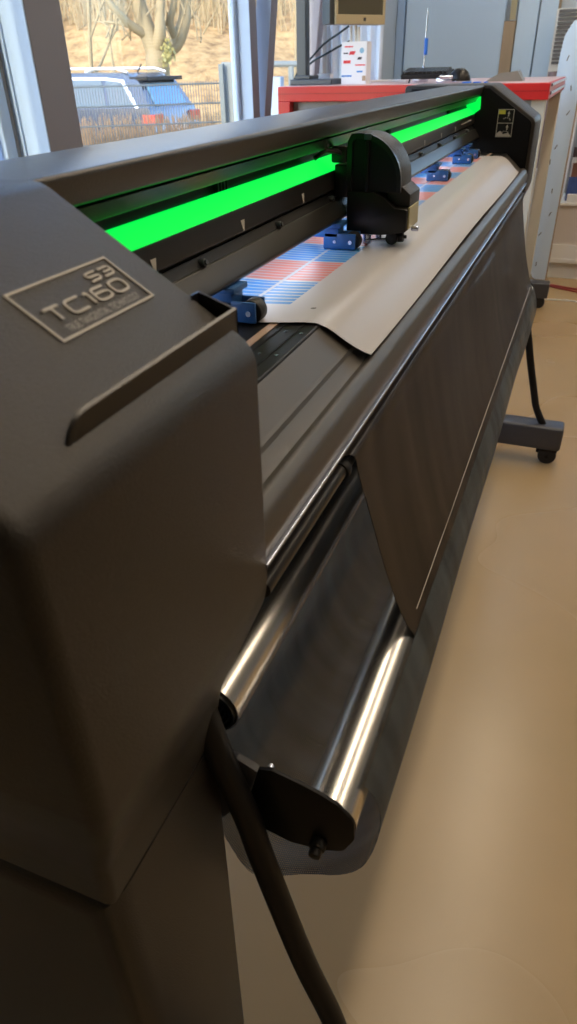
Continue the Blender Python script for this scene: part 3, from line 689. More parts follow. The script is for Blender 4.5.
# ================================================================== red workbench and what stands on it
BY = 3.2; bz = EYE-.070
bx0, bx1 = -1.316, -.196
wb = thing('workbench', 'red workbench with thick red edge and grey side panels behind the plotter', 'workbench', (-.75, 3.75, 0))
obj('benchtop', box(bx0, bx1, BY, 4.33, bz-.056, bz, bev=.003), M['red'], wb)
obj('top_sheet', box(bx0+.01, bx1-.01, BY+.01, 4.32, bz, bz+.0015), mat('pink white laminate', (.70,.50,.50), .3), wb)
bm = box(bx1, bx1+.006, BY+.05, 4.31, bz-.012, bz-.004); box(bx1, bx1+.006, BY+.05, 4.31, bz-.040, bz-.030, bm=bm)
obj('edge_profile', bm, M['alu'], wb)
obj('front_rim', box(bx0-.001, bx1+.001, BY-.002, BY, bz-.027, bz-.0255), mat('dark red groove', (.25,.01,.01), .5), wb)
obj('leg', box(bx0, bx0+.055, BY, BY+.055, .06, bz-.056, bev=.002), M['red'], wb); obj('leg', box(bx0, bx0+.055, 4.27, 4.325, .06, bz-.056, bev=.002), M['red'], wb)
obj('leg', box(bx1-.062, bx1-.008, BY+.03, BY+.085, .06, bz-.056, bev=.002), M['cream'], wb); obj('leg', box(bx1-.062, bx1-.008, 4.24, 4.295, .10, bz-.056, bev=.002), M['cream'], wb)
obj('side_panel', box(bx0+.055, bx1-.064, BY+.045, BY+.055, .35, bz-.057), M['grey'], wb)
ft = obj('foot', box(-.45, -.085, 4.03, 4.11, .060, .142, bev=.008, seg=3), M['foot'], wb, smooth=.6)
bm = cyl((-.125, 4.05, .030), (-.125, 4.065, .030), .030, 20, bev=.004); cyl((-.125, 4.075, .030), (-.125, 4.09, .030), .030, 20, bm=bm, bev=.004); box(-.15, -.10, 4.05, 4.09, .045, .062, bm=bm)
obj('caster', bm, M['rubber'], ft, smooth=.6)
obj('foot_post', box(-.40, -.33, 4.04, 4.10, .14, bz-.056, bev=.004), M['foot'], ft)
# near-side feet of bench legs
for x, y in ((bx0+.027, BY+.027), (bx0+.027, 4.297), (bx1-.035, BY+.057), (bx1-.035, 4.267)):
    obj('glide', cyl((x, y, 0), (x, y, .062 if y < 4.2 or x < -.5 else .102), .022, 16), M['black'], wb, smooth=.6)
bt = bz+.0015
def P(px, py, Y):
    """point on the viewing line of a pixel at distance Y, used to read sizes off the photo"""
    c = Vector((px-288.5, py-512., f_px)); v = Vector((c.dot(Xc), c.dot(Yc), c.dot(Zc))); v *= Y/v.y
    return Vector((v.x, v.y, v.z+EYE))
# monitor on dark pole
ms = thing('monitor_stand', 'dark grey upright monitor pole on flat base at left end of workbench', 'stand', (-1.27, 3.45, bt))
bY = 3.42
p = P(304, 75, bY)
obj('pole', box(p.x-.024, p.x+.022, bY-.03, bY+.02, bt+.012, 1.75, bev=.004), M['dgrey'], ms)
obj('base', box(P(297,80,bY).x, P(338,80,bY).x, bY-.09, bY+.10, bt, bt+.022, bev=.004), M['dgrey'], ms)
a = P(320, 20, bY)
obj('arm', tube([(p.x, bY+.01, 1.52), (p.x+.08, bY+.06, 1.52), (p.x+.20, bY+.10, 1.52)], .018, 12), M['dgrey'], ms, smooth=.6)
obj('base_clamp', box(P(298,70,bY).x+.006, P(304,70,bY).x+.05, bY-.06, bY+.06, bt+.022, bt+.036, bev=.003), M['dgrey'], ms)
# monitor, turned slightly and seen from below-left
mo = thing('monitor', 'beige framed monitor with dark screen held above the workbench', 'monitor', (-1.0, 3.48, 1.38))
m0 = P(335, 20, 3.28); m1 = P(384, 29, 3.50)
ux = (Vector((m1.x, m1.y, 0))-Vector((m0.x, m0.y, 0))).normalized(); un = Vector((ux.y, -ux.x, 0)); org = Vector((m0.x, m0.y, (m1.z+m0.z)/2)); Wd = (Vector((m1.x, m1.y, 0))-Vector((m0.x, m0.y, 0))).length
def mbox(a0, a1, b0, b1, z0, z1, bev=.003):
    bm = box(a0, a1, b0, b1, z0, z1, bev=bev)
    for v in bm.verts: q = v.co.copy(); v.co = org+ux*q.x-un*q.y+Vector((0,0,q.z))
    return bm
obj('housing', mbox(-.025, Wd, .004, .055, 0, .36), M['dgrey'], mo); 
bm = mbox(0, Wd, -.006, .006, 0, .034); bm = merge(bm, mbox(0, .012, -.006, .006, .034, .36)); bm = merge(bm, mbox(Wd-.012, Wd, -.006, .006, .034, .36)); merge(bm, mbox(0, Wd, -.006, .006, .348, .36))
obj('bezel', bm, M['bezel'], mo); obj('screen', mbox(.012, Wd-.012, -.001, .004, .034, .348, 0), M['screen'], mo)
obj('mark', mbox(Wd*.55, Wd*.55+.012, -.0075, -.006, .012, .024, 0), M['dkp'], mo)
# white carton with logos
cY = 3.38
c0 = P(341, 82, cY); c1 = P(366, 80, cY); ct = P(342, 42, cY).z
cb = thing('carton', 'white carton printed with small red and blue logos standing below the monitor', 'carton', ((c0.x+c1.x)/2, cY+.04, bt))
obj('box_body', box(c0.x, c1.x, cY, cY+.07, bt, ct, bev=.002), M['paper'], cb)
def mark(u0, u1, v0, v1, m, name='printed_logo', sk=0):
    x0 = c0.x+(c1.x-c0.x)*u0; x1 = c0.x+(c1.x-c0.x)*u1; z0 = bt+(ct-bt)*v0; z1 = bt+(ct-bt)*v1; s = sk*(z1-z0)
    vs = [(x0, cY-.0006, z0), (x1, cY-.0006, z0), (x1+s, cY-.0006, z1), (x0+s, cY-.0006, z1), (x0, cY+.001, z0), (x1, cY+.001, z0), (x1+s, cY+.001, z1), (x0+s, cY+.001, z1)]
    obj(name, (vs, [(0,1,2,3), (7,6,5,4), (0,4,5,1), (1,5,6,2), (2,6,7,3), (3,7,4,0)]), m, cb)
mark(.12,.45,.87,.90,M['redp'],sk=.2); mark(.28,.50,.70,.78,M['redp'],sk=.6); mark(.08,.26,.72,.75,M['dkp']); mark(.08,.36,.50,.57,M['redp'],sk=.1); mark(.62,.78,.58,.64,M['dkp'],sk=.5)
mark(.55,.95,.44,.47,M['redp']); mark(.62,.85,.28,.32,M['bluep']); mark(.02,.42,.18,.22,M['bluep']); mark(.84,.98,.08,.20,M['ply'])
q = Vector((c0.x+(c1.x-c0.x)*.80, cY, bt+(ct-bt)*.79)); obj('printed_logo', cyl(q+Vector((0,.001,0)), q-Vector((0,.0006,0)), .010, 20), mat('pale blue ink', (.25,.5,.7), .5), cb)
# pens in the carton (white rods)
for k, (px, hx) in enumerate(((352, 20), (357, 18), (360, 21))):
    q = P(px, 46, cY+.03); t = P(px-1, hx, cY+.03)
    tag(obj('white_rod', cyl((q.x, cY+.03, bt+.02), (t.x, cY+.03, t.z-.02), .006, 12), M['cablew'], smooth=.6), 'white slim rod standing out of the printed carton below the monitor', 'rod', 'white rods in the printed carton')
# little white box behind
q0 = P(317, 76, 3.55); q1 = P(330, 76, 3.55)
tag(obj('small_box', box(q0.x, q1.x, 3.55, 3.60, bt, bt+.040, bev=.002), M['paper']), 'small white box behind the pole base on the workbench', 'box')
# cables from the monitor
def cab(name, pts, r, m, label, cat='cable', group=None):
    return tag(obj(name, tube(smooth_path(pts, 8), r, 8), m, smooth=.8), label, cat, group)
cab('monitor_cable', [P(349,26,3.5), P(338,34,3.5), P(324,44,3.5), P(311,58,3.5), P(301,68,3.47), P(296,76,3.50), (P(293,80,3.5).x, 3.5, bt+.006)], .0045, M['cable'], 'dark cable sagging from the monitor down past the pole, upper one', group='dark monitor cables')
cab('monitor_cable', [P(352,40,3.55), P(340,46,3.55), P(326,54,3.55), P(312,62,3.55), P(306,70,3.55), (P(303,78,3.55).x, 3.56, bt+.006)], .0045, M['cable'], 'dark cable running from behind the carton to the pole, lower one', group='dark monitor cables')
cab('white_cable', [(P(364,80,3.5).x, 3.62, bt+.006), (P(380,80,3.5).x, 3.66, bt+.006), (P(400,80,3.5).x, 3.60, bt+.006)], .004, M['cablew'], 'thin pale cable lying on the bench right of the carton')
# black keyboard tilted on its feet
kb = thing('keyboard', 'black keyboard propped on its feet at the back of the workbench', 'keyboard', (-.65, 3.5, bt))
k0 = P(402, 74, 3.40); k1 = P(450, 82, 3.18+.10)
kx0, kx1 = P(402, 74, 3.42).x, P(449, 74, 3.42).x
bm = box(kx0, kx1, -.07, .07, 0, .018, bev=.003)
R = Matrix.Translation((0, 3.47, bt+.022)) @ Matrix.Rotation(math.radians(7), 4, 'X')
xform(bm, R); obj('key_base', bm, M['black'], kb)
for r_ in range(4):
    bm = bmesh.new()
    for c_ in range(11):
        xx = kx0+.006+(kx1-kx0-.012)*c_/11; box(xx, xx+(kx1-kx0-.012)/11-.003, -.06+.03*r_, -.036+.03*r_, .018, .027, bm=bm)
    xform(bm, R); obj('key_row', bm, M['blackg'], kb)
for xx in (kx0+.03, kx1-.03):
    obj('foot', cyl((xx+.006, 3.40, bt), (xx+.012, 3.405, bt+.022), .0035, 10), M['black'], kb)
# small tool with blue handle standing upright
q = P(424, 62, 3.62); tp = P(428, 8, 3.62); mid = P(425.5, 55, 3.62); mid2 = P(426.5, 38, 3.62)
tl = thing('upright_rod_tool', 'thin upright rod with a blue grip on a metal foot behind the keyboard', 'tool', (q.x, 3.62, bt))
obj('rod', cyl((q.x, 3.62, bt+.02), (tp.x, 3.62, tp.z), .0035, 12), M['alu'], tl, smooth=.6)
obj('grip', cyl((mid.x, 3.62, mid.z), (mid2.x, 3.62, mid2.z), .008, 16, bev=.002), M['bluem'], tl, smooth=.6)
bm = box(q.x-.045, q.x+.02, 3.60, 3.645, bt, bt+.022, bev=.005); cyl((q.x, 3.62, bt+.02), (q.x, 3.62, bt+.06), .012, 16, r1=.006, bm=bm); cyl((q.x-.03, 3.615, bt+.02), (q.x-.03, 3.615, bt+.035), .010, 14, bm=bm)
obj('metal_foot', bm, M['alu'], tl, smooth=.6)
# dark glossy dome (mouse like)
q = P(459, 74, 3.40)
bm = bmesh.new(); bmesh.ops.create_uvsphere(bm, u_segments=28, v_segments=14, radius=1)
for v in list(bm.verts): v.co = Vector((q.x+v.co.x*.048, 3.42+v.co.y*.038, bt+max(0, v.co.z)*.052))
dm = thing('round_gauge', 'low black dome with pale rim lying right of the keyboard', 'gauge', (q.x, 3.42, bt))
obj('dome', bm, M['blackg'], dm, smooth=1); obj('rim', cyl((q.x, 3.42, bt), (q.x, 3.42, bt+.006), .052, 32, bev=.002), M['alu'], dm, smooth=.6)
# metal parts beside it
bm = box(P(436,74,3.33).x, P(452,74,3.33).x, 3.34, 3.38, bt, bt+.018, bev=.004); cyl((P(440,70,3.33).x, 3.33, bt+.020), (P(452,70,3.33).x, 3.35, bt+.020), .007, 12, bm=bm)
tag(obj('metal_fitting', bm, M['alu'], smooth=.6), 'small grey metal fitting lying between keyboard and black dome', 'fitting')
# blue tape pieces
for (a_, b_, yy, lb) in ((462, 470, 3.26, 'blue tape piece lying on the bench left of the others'), (473, 480, 3.25, 'short blue tape piece beside the black side cover'), (484, 487, 3.24, 'tiny blue tape piece, rightmost on the bench')):
    x0, x1 = P(a_, 80, yy).x, P(b_, 80, yy).x
    tag(obj('blue_tape', box(x0, x1, yy, yy+.05, bt, bt+.004, bev=.001), M['bluem']), lb, 'tape', 'blue tape pieces on the bench')
# bent silver foil / wedge
fx0, fx1 = P(487, 78, 3.5).x, P(524, 78, 3.5).x
pr_ = [(fx0, bt), (fx0+(fx1-fx0)*.22, bt+.018), (fx0+(fx1-fx0)*.40, bt+.030), (fx0+(fx1-fx0)*.84, bt+.036), (fx1, bt+.003), (fx1-.004, bt)]
tag(obj('foil_offcut', extr(pr_, 3.45, 3.56, rel=False), mat('grey foil', (.28,.26,.22), .3, .4), smooth=.5), 'bent grey foil offcut on the bench above the far side cover', 'foil')

# ================================================================== display stand on the right
ds = thing('display_stand', 'white slotted display stand with rounded side panel and plywood edge, magazines inside', 'display stand', (.2, 4.85, 0))
x0, x1 = -.262, -.132
pf = [(x0+.012, .075, .05), (x0-.004, .60), (x0+.0, 1.18), (x0+.008, EYE+.11, .05), (x0+.045, EYE+.178, .02), (x0+.075, EYE+.178, .03), (x1, EYE+.10, .05), (x1, .0), (x0+.06, .0, .03)]
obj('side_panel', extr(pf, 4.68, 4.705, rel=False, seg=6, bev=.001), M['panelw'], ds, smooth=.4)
obj('panel_edge', box(x1, x1+.008, 4.679, 4.706, .0, EYE+.09), M['ply'], ds)
for k, (px, py) in enumerate(((568,58), (571,88), (568,113), (556,147), (550,162), (552,191), (550,214), (540,234), (535,246), (536,264))):
    q = P(px, py, 4.679); ang = math.radians((20, -10, 35, 28, -4, 2, 24, 35, 4, 4)[k])
    bm = box(-.0022, .0022, -.0008, .0008, -.013, .013); xform(bm, Matrix.Translation((q.x, 4.6795, q.z)) @ Matrix.Rotation(ang, 4, 'Y')); obj('slot', bm, M['dkp'], ds)
zs = P(565, 203, 4.72).z; zk = P(560, 271, 4.72).z
obj('shelf', box(x1+.008, .62, 4.72, 5.10, zs-.015, zs, bev=.002), M['white'], ds)
obj('shelf', box(x1+.008, .62, 4.72, 5.10, .10, .125, bev=.002), M['white'], ds)
obj('shelf', box(x1+.008, .62, 4.74, 5.10, zs+.42, zs+.435, bev=.002), M['white'], ds)
obj('front_board', box(x1+.008, .62, 4.735, 4.75, P(560,244,4.74).z, zs-.015), mat('pinkish white board', (.62,.56,.52), .5), ds)
obj('front_board', box(x1+.008, .62, 4.722, 4.734, .125, P(560,244,4.74).z), M['white'], ds)
obj('plinth', box(x1+.008, .62, 4.76, 5.08, 0, .10), M['white'], ds)
obj('back_board', box(x1+.008, .62, 5.10, 5.115, 0, zs+.43), mat('grey white board', (.55,.52,.49), .5), ds)
obj('side_board', box(.62, .635, 4.72, 5.115, 0, zs+.435), M['white'], ds)
mg = mat('magazine cover blue', (.06,.10,.28), .3, noise=(30,.6)); mg2 = mat('magazine cover pale', (.62,.60,.58), .3, noise=(18,.4)); mg3 = mat('magazine cover dark', (.10,.06,.06), .3, noise=(22,.6))
lbs = ('dark magazine leaning rearmost on the stand shelf', 'pale magazine with a figure leaning on the stand shelf', 'blue magazine leaning foremost on the stand shelf')
for k, (mm, dy, h, w) in enumerate(((mg3, .13, .28, .20), (mg2, .085, .23, .20), (mg, .04, .13, .20))):
    xa_ = P(566, 190, 4.8).x+.002*k; bm = box(0, w, 0, .006, 0, h)
    xform(bm, Matrix.Translation((xa_, 4.76+dy, zs+.001)) @ Matrix.Rotation(math.radians(-9), 4, 'X'))
    o = obj('magazine', bm, mm); tag(o, lbs[k], 'magazine', 'magazines on the stand shelf')
    if k == 1:
        bm = box(.01, .055, -.0008, .001, .10, .20, bev=.0004); bm2 = cyl((.034, -.0008, .185), (.034, .001, .185), .018, 16); merge(bm, bm2)
        xform(bm, Matrix.Translation((xa_, 4.76+dy, zs+.001)) @ Matrix.Rotation(math.radians(-9), 4, 'X'))
        obj('cover_picture', bm, mat('brown picture', (.25,.10,.06), .4), o)
# white carton foot of magazine pile
tag(obj('leaflet_pile', box(P(566,203,4.76).x, P(566,203,4.76).x+.22, 4.735, 4.765, zs+.0005, zs+.045, bev=.002), M['paper']), 'white leaflet pile on the stand shelf before the magazines', 'leaflets')
# cables on the floor
cab('floor_cable', [(-.25, 4.50, .006), (-.1, 4.55, .006), (.05, 4.50, .006), (.25, 4.52, .006), (.6, 4.42, .006)], .006, M['cabler'], 'red cable lying along the foot of the display stand', group='red cables by the display stand')
cab('floor_cable', [(-.20, 4.60, .006), (0, 4.47, .006), (.2, 4.43, .006), (.6, 4.60, .006)], .005, M['cabler'], 'red cable crossing over the other one before the stand', group='red cables by the display stand')
cab('floor_cable', [(-.35, 4.16, .004), (-.05, 4.235, .004), (.15, 4.23, .004), (.7, 4.22, .004)], .004, M['cablew'], 'straight white cable on the floor behind the castered foot')
# grey drawer rack against the far wall
rk = thing('shutter_cabinet', 'grey cabinet with closely slatted shutter front at the far wall', 'cabinet', (0, 5.8, 0))
z0, z1 = EYE-.02, EYE+.275
obj('carcass', box(-.375, .50, 5.62, 5.98, 0, z1, bev=.003), M['white'], rk)
bm = bmesh.new()
for k in range(14): box(-.36, .49, 5.605, 5.619, z0+(z1-z0)*k/14, z0+(z1-z0)*(k+.72)/14, bm=bm)
obj('shutter', bm, mat('slate shutter', (.14,.14,.15), .5), rk)
tag(obj('coat', smooth=.9, m=mat('maroon grey cloth', (.28,.22,.25), .9, noise=(30,.4)), data=tube(smooth_path([(-.335, 5.53, EYE-.06), (-.33, 5.53, EYE-.16), (-.335, 5.53, EYE-.34), (-.325, 5.53, EYE-.62)], 5), .03, 12)), 'dark cloth hanging in front of the grey cabinet', 'cloth')

# ceiling lamps of the room, with one added to brighten the far wall
def lamp(x, y, lx, ly, label, e, c=(1,.82,.60)):
    t = thing('ceiling_lamp', label, 'lamp', (x, y, ZC), 'ceiling lamps of the showroom')
    obj('housing', box(x-lx, x+lx, y-ly, y+ly, ZC-.05, ZC, bev=.004), M['white'], t)
    obj('diffuser', box(x-lx+.01, x+lx-.01, y-ly+.01, y+ly-.01, ZC-.056, ZC-.0495), mat('lamp diffuser', (.9,.9,.85), .5, emit=(c, e)), t)
LE = 11
for k in (1, 2):
    lamp(.10, -.35+1.75*k, .10, .82, ('ceiling lamp behind the photographer in the row over the plotter', 'ceiling lamp above the near end of the plotter', 'ceiling lamp above the far end of the plotter')[k], LE)
for k in range(3):
    lamp(1.75, .55+1.9*k, .08, .9, ('near ceiling lamp of the row over the free floor', 'middle ceiling lamp of the row over the free floor', 'far ceiling lamp of the row over the free floor')[k], LE)

lamp(-.65, 5.1, .6, .12, 'added unseen cool white lamp brightening the far wall panels', 9, (.80,.90,1))  # put in out of view to lift the far wall panels
# ================================================================== outdoors
GZ = -.42
V1 = Vector((-.55, .835, 0)).normalized(); V2 = Vector((V1.y, -V1.x, 0))       # forward and sideways through the window
def W(s, d, z=0): return V1*d+V2*s+Vector((0,0,z))
def PX(px, py, d):
    """point at forward distance d along V1 on the viewing line of a photo position"""
    c = Vector((px-288.5, py-512., f_px)); v = Vector((c.dot(Xc), c.dot(Yc), c.dot(Zc))); v *= d/v.dot(V1); return v+Vector((0,0,EYE))
def grid(fn, n, m):
    vs = [fn(i/(n-1), j/(m-1)) for i in range(n) for j in range(m)]; fs = [(i*m+j, i*m+j+1, (i+1)*m+j+1, (i+1)*m+j) for i in range(n-1) for j in range(m-1)]; return (vs, fs)
rnd_ = random.Random(3)
def hz(d, s):
    if d < 19: z = GZ
    elif d < 31: z = GZ+(d-19)/12*3.9
    else: z = GZ+3.9+(d-31)*.02
    return z+(.12*math.sin(s*.8+d*.5)+.08*math.sin(s*2.1-d*1.3) if d > 18 else 0)
def hf(u, v):
    d = 2.0+v*70; s = -35+u*75; return tuple(W(s, d, hz(d, s)-(0 if d > 3 else 0)))
g = grid(hf, 76, 141)
ground = obj('ground', (g[0], [f[::-1] for f in g[1]]), M['hill'], smooth=1.2); ground['kind'] = 'structure'
# fence of thin bars
A0 = PX(40, 84, 10.5); A1 = PX(222, 86, 10.5); ft_ = EYE-.155
fe = thing('bar_fence', 'thin dark wire bar fence with tall dry stalks behind, outside the window', 'fence', (A0.x, A0.y, GZ))
def lerp(a, b, t): return a+(b-a)*t
bm = bmesh.new(); nb_ = 66
for k in range(nb_+1):
    q = lerp(A0, A1, k/nb_); cyl((q.x, q.y, GZ), (q.x, q.y, ft_+.03), .0055, 5, bm=bm)
for z in (ft_, ft_-.22, ft_-.44, ft_-.66, ft_-.88): cyl((A0.x, A0.y, z), (A1.x, A1.y, z), .010, 6, bm=bm)
obj('wire_panel', bm, M['fencem'], fe)
for t in (.02,): q = lerp(A0, A1, t); obj('post', box(q.x-.03, q.x+.03, q.y-.03, q.y+.03, GZ, ft_+.05), M['fencem'], fe)
# gate
gt = thing('gate', 'grey metal gate with top rail and posts behind the window pier', 'gate', (PX(228,100,10).x, PX(228,100,10).y, GZ))
q = PX(228, 62, 10.4); obj('gate_post', box(q.x-.075, q.x+.075, q.y-.06, q.y+.06, GZ, q.z, bev=.01), M['postm'], gt)
q = PX(221, 62, 10.3); obj('gate_post', box(q.x-.03, q.x+.03, q.y-.03, q.y+.03, GZ, q.z-.02), M['fencem'], gt)
q0 = PX(236, 64, 10.4); q1 = PX(330, 64, 10.4); bm = cyl(q0, q1, .035, 8); 
for px in (258, 291, 320): q = PX(px, 66, 10.4); cyl(q, (q.x, q.y, GZ), .04, 8, bm=bm)
cyl((q0.x, q0.y, q0.z-.6), (q1.x, q1.y, q0.z-.6), .03, 8, bm=bm)
obj('gate_leaf', bm, M['postm'], gt)
q = PX(276, 84, 10.2); tag(obj('grey_blue_bin', box(q.x-.09, q.x+.09, q.y-.06, q.y+.06, GZ, q.z+.08, bev=.01), mat('blue grey plastic', (.25,.32,.42), .5)), 'blue grey bin standing by the gate rail', 'bin')

# car: side profile extruded across, windows, wheels, lamps
cr = thing('car', 'dark blue estate car with silver roof rails parked beyond the fence', 'car', tuple(PX(130, 150, 14.2)[:2])+(GZ,))
base = PX(153, 112, 13.4); base.z = GZ
hd = (-V2*math.cos(math.radians(30))+V1*math.sin(math.radians(30))).normalized(); sd = Vector((-hd.y, hd.x, 0))
if sd.dot(V1) < 0: sd = -sd                       # hd = heading (to the left and away), sd = across, away from us
def CW(l, w, h): return base+hd*l+sd*w+Vector((0,0,h))
def car_ext(pf, w0, w1, inset=0.):
    bm = bmesh.new(); A = [bm.verts.new(CW(l, w0+(inset*max(0, (h-.95)/.6)), h)) for l, h in pf]; B = [bm.verts.new(CW(l, w1-(inset*max(0, (h-.95)/.6)), h)) for l, h in pf]
    bm.faces.new(A); bm.faces.new(B[::-1]); n = len(pf)
    for i in range(n): bm.faces.new((A[i], B[i], B[(i+1) % n], A[(i+1) % n]))
    bmesh.ops.recalc_face_normals(bm, faces=bm.faces); return bm
body = fillet([(0,.35,.05), (-.02,.70,.06), (.06,1.02,.05), (.10,1.06), (3.3,1.02,.1), (4.25,.86,.2), (4.45,.60,.1), (4.40,.30,.05)]+[(3.95,.30)]+[(3.6+.36*math.cos(a), .30+.36*math.sin(a)) for a in linsp(0.05, PI-.05, 8)]+[(3.2,.28), (1.15,.28)]+[(.80+.36*math.cos(a), .30+.36*math.sin(a)) for a in linsp(0.05, PI-.05, 8)]+[(.35,.30)], 3)
obj('body', car_ext(body, 0, 1.8), M['carp'], cr, smooth=.5)
cab_ = fillet([(.08,1.04), (.30,1.42,.08), (.55,1.56,.12), (2.1,1.58,.2), (2.5,1.50,.1), (3.25,1.03)], 4)
obj('cabin', car_ext(cab_, .03, 1.77, .22), M['carroof'], cr, smooth=.5)
def side_pane(pf, name='side_window', m=None, off=.012):
    bm = bmesh.new(); A = []; B = []
    for l, h in pf:
        w = .03+.22*max(0, (h-.95)/.6)-off; A.append(bm.verts.new(CW(l, w, h))); B.append(bm.verts.new(CW(l, w+.02, h)))
    bm.faces.new(A); bm.faces.new(B[::-1]); n = len(pf)
    for i in range(n): bm.faces.new((A[i], B[i], B[(i+1) % n], A[(i+1) % n]))
    bmesh.ops.recalc_face_normals(bm, faces=bm.faces); obj(name, bm, m or M['carglass'], cr)
side_pane([(.38,1.10), (.62,1.42), (.95,1.46), (.85,1.09)]); side_pane([(.93,1.09), (1.03,1.46), (1.85,1.48), (1.85,1.09)]); side_pane([(1.93,1.09), (1.93,1.48), (2.35,1.44), (2.95,1.09)])
side_pane([(.28,1.03), (.60,1.46), (.95,1.50), (2.1,1.52), (2.1,1.485), (.95,1.465), (.64,1.43), (.36,1.06)], 'window_trim', M['cartrim'], .016)
for w_ in (.20, 1.60): obj('roof_rail', tube([CW(.5, w_, 1.565), CW(.7, w_, 1.62), CW(1.9, w_, 1.64), CW(2.2, w_, 1.58)], .02, 8), M['cartrim'], cr, smooth=.7)
bm = bmesh.new()
for a in ((( .12,.30,1.08), (.12,1.50,1.08), (.29,1.42,1.40), (.29,.38,1.40)),):
    A = [bm.verts.new(CW(l-.035, w, h)) for l, w, h in a]; B = [bm.verts.new(CW(l+.0, w, h)) for l, w, h in a]
    bm.faces.new(A); bm.faces.new(B[::-1])
    for i in range(4): bm.faces.new((A[i], B[i], B[(i+1) % 4], A[(i+1) % 4]))
bmesh.ops.recalc_face_normals(bm, faces=bm.faces); obj('rear_window', bm, mat('bright blue reflecting glass', (.10,.30,.50), .1), cr)
def cbox(l0, l1, w0, w1, h0, h1):
    bm = box(l0, l1, w0, w1, h0, h1, bev=.012)
    for v in bm.verts: q = v.co.copy(); v.co = CW(q.x, q.y, q.z)
    bmesh.ops.recalc_face_normals(bm, faces=bm.faces); return bm
obj('tail_lamp', cbox(-.03, .22, -.012, .32, .80, .96), M['tail'], cr); obj('tail_lamp', cbox(-.03, .22, 1.48, 1.812, .80, .96), M['tail'], cr)
obj('spoiler', cbox(.16, .50, .22, 1.58, 1.44, 1.50), M['black'], cr); obj('bumper', cbox(-.06, .12, .02, 1.78, .34, .56), mat('grey bumper', (.12,.13,.15), .5), cr)
obj('number_plate', cbox(-.035, 0, .62, 1.18, .68, .80), M['white'], cr)
obj('aerial', cyl(CW(.7, .9, 1.56), CW(.60, .9, 1.68), .012, 8), M['black'], cr)
for l in (.80, 3.60):
    for w_ in (.02, 1.58):
        t = obj('wheel', cyl(CW(l, w_, .32), CW(l, w_+.20, .32), .32, 28, bev=.03), M['tyre'], cr, smooth=.6)
        obj('hub_cap', cyl(CW(l, w_-.006 if w_ < 1 else w_+.206, .32), CW(l, w_+.1, .32), .19, 20), M['cartrim'], t, smooth=.6)
# bare tree behind the car
def tree(name, px, d, hgt, r0, label, seed, spread=.5, levels=3, kids=5):
    rr = random.Random(seed); b0 = PX(px, 70, d); s_ = (b0-V1*d).dot(V2); b0.z = hz(d, b0.dot(V2))-.1
    bm = bmesh.new()
    def grow(p, dirv, ln, r, lv):
        pts = [p]; rad = [r]; dv = dirv.copy(); n = 5
        for k in range(n):
            dv = (dv+Vector((rr.uniform(-.16,.16), rr.uniform(-.16,.16), rr.uniform(-.03,.14)))).normalized(); pts.append(pts[-1]+dv*ln/n); rad.append(r*(1-.62*(k+1)/n))
        tube(pts, r, 7 if lv else 10, bm=bm, radii=rad)
        if lv < levels:
            for c in range(kids if lv else 4):
                t = rr.randint(2, n); a = rr.uniform(0, 2*PI); side = Vector((math.cos(a), math.sin(a), rr.uniform(.25,.9))).normalized()
                grow(pts[t], (dv*(1-spread)+side*spread).normalized(), ln*rr.uniform(.5,.8), rad[t]*.72, lv+1)
    t = thing(name, label, 'tree', tuple(b0))
    grow(b0, Vector((0,0,1)), hgt, r0, 0)
    obj('trunk_and_branches', bm, M['bark'], t, smooth=1); return t
def forked(px, d, label):
    t = thing('bare_tree', label, 'tree', tuple(PX(px, 74, d)[:2])+(hz(d, 0),)); bm = bmesh.new(); rr = random.Random(5)
    def sm_(pts, r0, r1): pts = smooth_path(pts, 5); tube(pts, r0, 10, bm=bm, radii=[r0+(r1-r0)*k/(len(pts)-1) for k in range(len(pts))])
    b0 = PX(159, 80, d); b0.z = hz(d, b0.dot(V2))-.2
    sm_([b0, PX(158,70,d), PX(156,52,d), PX(150,38,d), PX(143,18,d), PX(135,-10,d), PX(128,-50,d)], .26, .10)
    sm_([PX(157,60,d), PX(163,52,d+.3), PX(176,42,d+.3), PX(184,22,d+.3), PX(186,0,d+.3), PX(190,-40,d+.2)], .20, .08)
    sm_([PX(156,52,d), PX(160,35,d-.2), PX(160,10,d-.2), PX(164,-30,d-.2)], .15, .06); sm_([PX(149,36,d), PX(132,26,d-.2), PX(112,6,d-.4), PX(95,-20,d-.4)], .10, .04)
    sm_([PX(152,44,d), PX(140,32,d+.2), PX(122,24,d+.2), PX(100,22,d+.3)], .06, .02); sm_([PX(176,42,d+.3), PX(170,22,d+.1), PX(174,2,d), PX(170,-30,d)], .09, .04)
    for k in range(46):
        px_ = rr.uniform(100, 205); py_ = rr.uniform(-40, 45); q = PX(px_, py_, d+rr.uniform(-.5,.5)); q2 = q+Vector((rr.uniform(-.5,.5), rr.uniform(-.3,.3), rr.uniform(.1,.8)))
        sm_([q, lerp(q, q2, .5)+Vector((.04,0,.04)), q2], .018, .006)
    obj('trunk_and_branches', bm, M['bark'], t, smooth=1)
forked(159, 16.5, 'bare forked tree with thick pale trunk standing behind the car')
tree('bare_tree', 118, 20.5, 3.6, .05, 'slim bare sapling on the slope left of the forked tree', 21, .5, 3, 5)
tree('bare_tree', 84, 18.2, 3.8, .06, 'slim bare sapling at the left pier edge', 22, .5, 3, 5)
tree('bare_tree', 292, 22.0, 3.2, .06, 'slim bare sapling seen beyond the tilted window sash', 23, .5, 3, 5)
